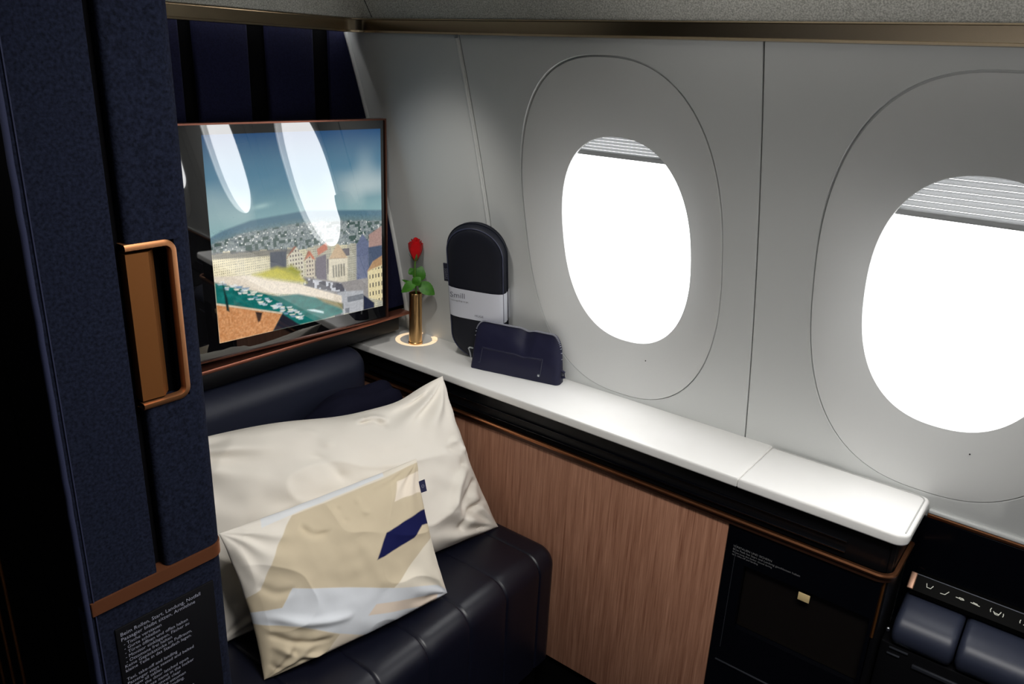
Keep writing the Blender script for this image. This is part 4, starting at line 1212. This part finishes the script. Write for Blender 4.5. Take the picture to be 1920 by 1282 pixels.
def icon(k, yc):
    bm = bmesh.new(); s = 0.0062
    c = V3(((kx0 + kx1) / 2, yc, (kz0 + kz1) / 2)) + fn * 0.0012
    def P2(a, b): return c + V3((0, -1, 0)) * a * s + fdir * b * s
    th = 0.0008
    shapes = {0: [[(-0.9, 0.7), (-0.6, -0.4), (0.4, -0.4), (0.9, 0.6)]], 1: [[(-1, -0.6), (0.2, -0.5), (1.0, 0.7)]], 2: [[(-1.1, 0.0), (-0.2, 0.0), (0.2, -0.2), (1.1, 0.0)], [(-0.3, 0.25), (0.9, 0.2)]], 3: [[(-1.2, 0.1), (1.2, -0.1)], [(-0.6, 0.35), (0.6, 0.2)]],
              4: [[(-0.9, 0.1), (-0.4, -0.6), (0.4, -0.6), (0.9, 0.6)], [(-0.8, -0.2), (0.6, -0.3)], [(-1.5, 0.8), (-1.7, 0.2), (-1.5, -0.4)], [(1.5, 0.4), (1.6, -0.1), (1.5, -0.6)]],
              5: [[(-0.8, -0.5), (0.2, -0.4), (0.8, 0.8)], [(0.3, -0.1), (0.9, -0.2)], [(-1.6, 0.6), (-1.7, 0.1), (-1.6, -0.4)], [(1.6, 0.2), (1.7, -0.3), (1.6, -0.7)]]}
    for ln in shapes[k]: tube(bm, [P2(a, b) for a, b in ln], th * 0.9, 5, up=tuple(fn))
    o = obj('seat_symbol', bm, M_indicator, cb)
for k, yc in enumerate((0.108, 0.083, 0.058, 0.034, 0.000, -0.045)): icon(k, yc)

# ------------------------------------------------------------------ daylight, reading spot, added fill lamps, camera
w = bpy.data.worlds.new('overcast'); SC.world = w; w.use_nodes = True
bg = w.node_tree.nodes['Background']
bg.inputs['Color'].default_value = (1.0, 1.0, 1.0, 1); bg.inputs['Strength'].default_value = 5.0

def area(name, loc, rot, sx, sy, power, col):
    L = bpy.data.lights.new(name, 'AREA'); L.shape = 'RECTANGLE'; L.size = sx; L.size_y = sy; L.energy = power; L.color = col
    o = bpy.data.objects.new(name, L); o.location = loc; o.rotation_euler = rot; C.objects.link(o); return o
area('aisle_fill', (-0.35, -0.1, 1.955), (0, 0, 0), 0.35, 1.9, 1.2, (1.0, 0.95, 0.89))  # added fill lamp over the aisle, not a known fitting
a_ = area('suite_fill', (0.50, 0.25, 1.93), (math.radians(14), 0, 0), 0.3, 1.3, 16.5, (1.0, 0.975, 0.945))  # added overhead fill that brightens the pillows and worktop
a_.data.spread = math.radians(120)
area('opposite_fill', (-1.33, -0.2, 1.15), (0, math.radians(-90), 0), 0.36, 2.2, 1.5, (0.95, 0.98, 1.0))  # added fill lamp on a solid wall, imitating daylight from across the cabin
L = bpy.data.lights.new('reading_spot', 'SPOT'); L.energy = 9.0; L.color = (1.0, 0.96, 0.9); L.spot_size = math.radians(58); L.spot_blend = 1.0; L.shadow_soft_size = 0.03
o = bpy.data.objects.new('reading_spot', L); o.location = (0.92, 1.02, 1.66)
o.rotation_euler = (Vector((1.42, 1.36, 0.84)) - Vector(o.location)).to_track_quat('-Z', 'Y').to_euler(); C.objects.link(o)
a_ = area('cove_fill', (-1.20, 0.1, 1.20), (0, math.radians(-90 - 24), 0), 0.1, 2.0, 4.2, (1.0, 0.97, 0.93))  # added uplight that brightens the ceiling cove, no real fixture
a_.data.spread = math.radians(40)

cam = bpy.data.cameras.new('camera'); co = bpy.data.objects.new('camera', cam); C.objects.link(co)
pi_, ya, ro = 0.344547696, 0.919486521, 0.0455652164
fwd = V3((math.sin(ya) * math.cos(pi_), math.cos(ya) * math.cos(pi_), -math.sin(pi_)))
r = V3((math.cos(ya), -math.sin(ya), 0)); u = r.cross(fwd)
r2 = r * math.cos(ro) + u * math.sin(ro); u2 = -r * math.sin(ro) + u * math.cos(ro)
co.matrix_world = Matrix(((r2.x, u2.x, -fwd.x, 0), (r2.y, u2.y, -fwd.y, 0), (r2.z, u2.z, -fwd.z, CZ), (0, 0, 0, 1)))
cam.sensor_width = 36; cam.lens = 36 * 1465.6755 / 1920
cam.clip_start = 0.01
SC.camera = co

SC.view_settings.view_transform = 'Standard'; SC.view_settings.look = 'None'
SC.view_settings.exposure = 0.0; SC.view_settings.gamma = 1.0; SC.view_settings.use_curve_mapping = False
SC.cycles.use_denoising = True
SC.cycles.max_bounces = 10; SC.cycles.diffuse_bounces = 6; SC.cycles.transparent_max_bounces = 12
SC.cycles.caustics_reflective = False; SC.cycles.caustics_refractive = False
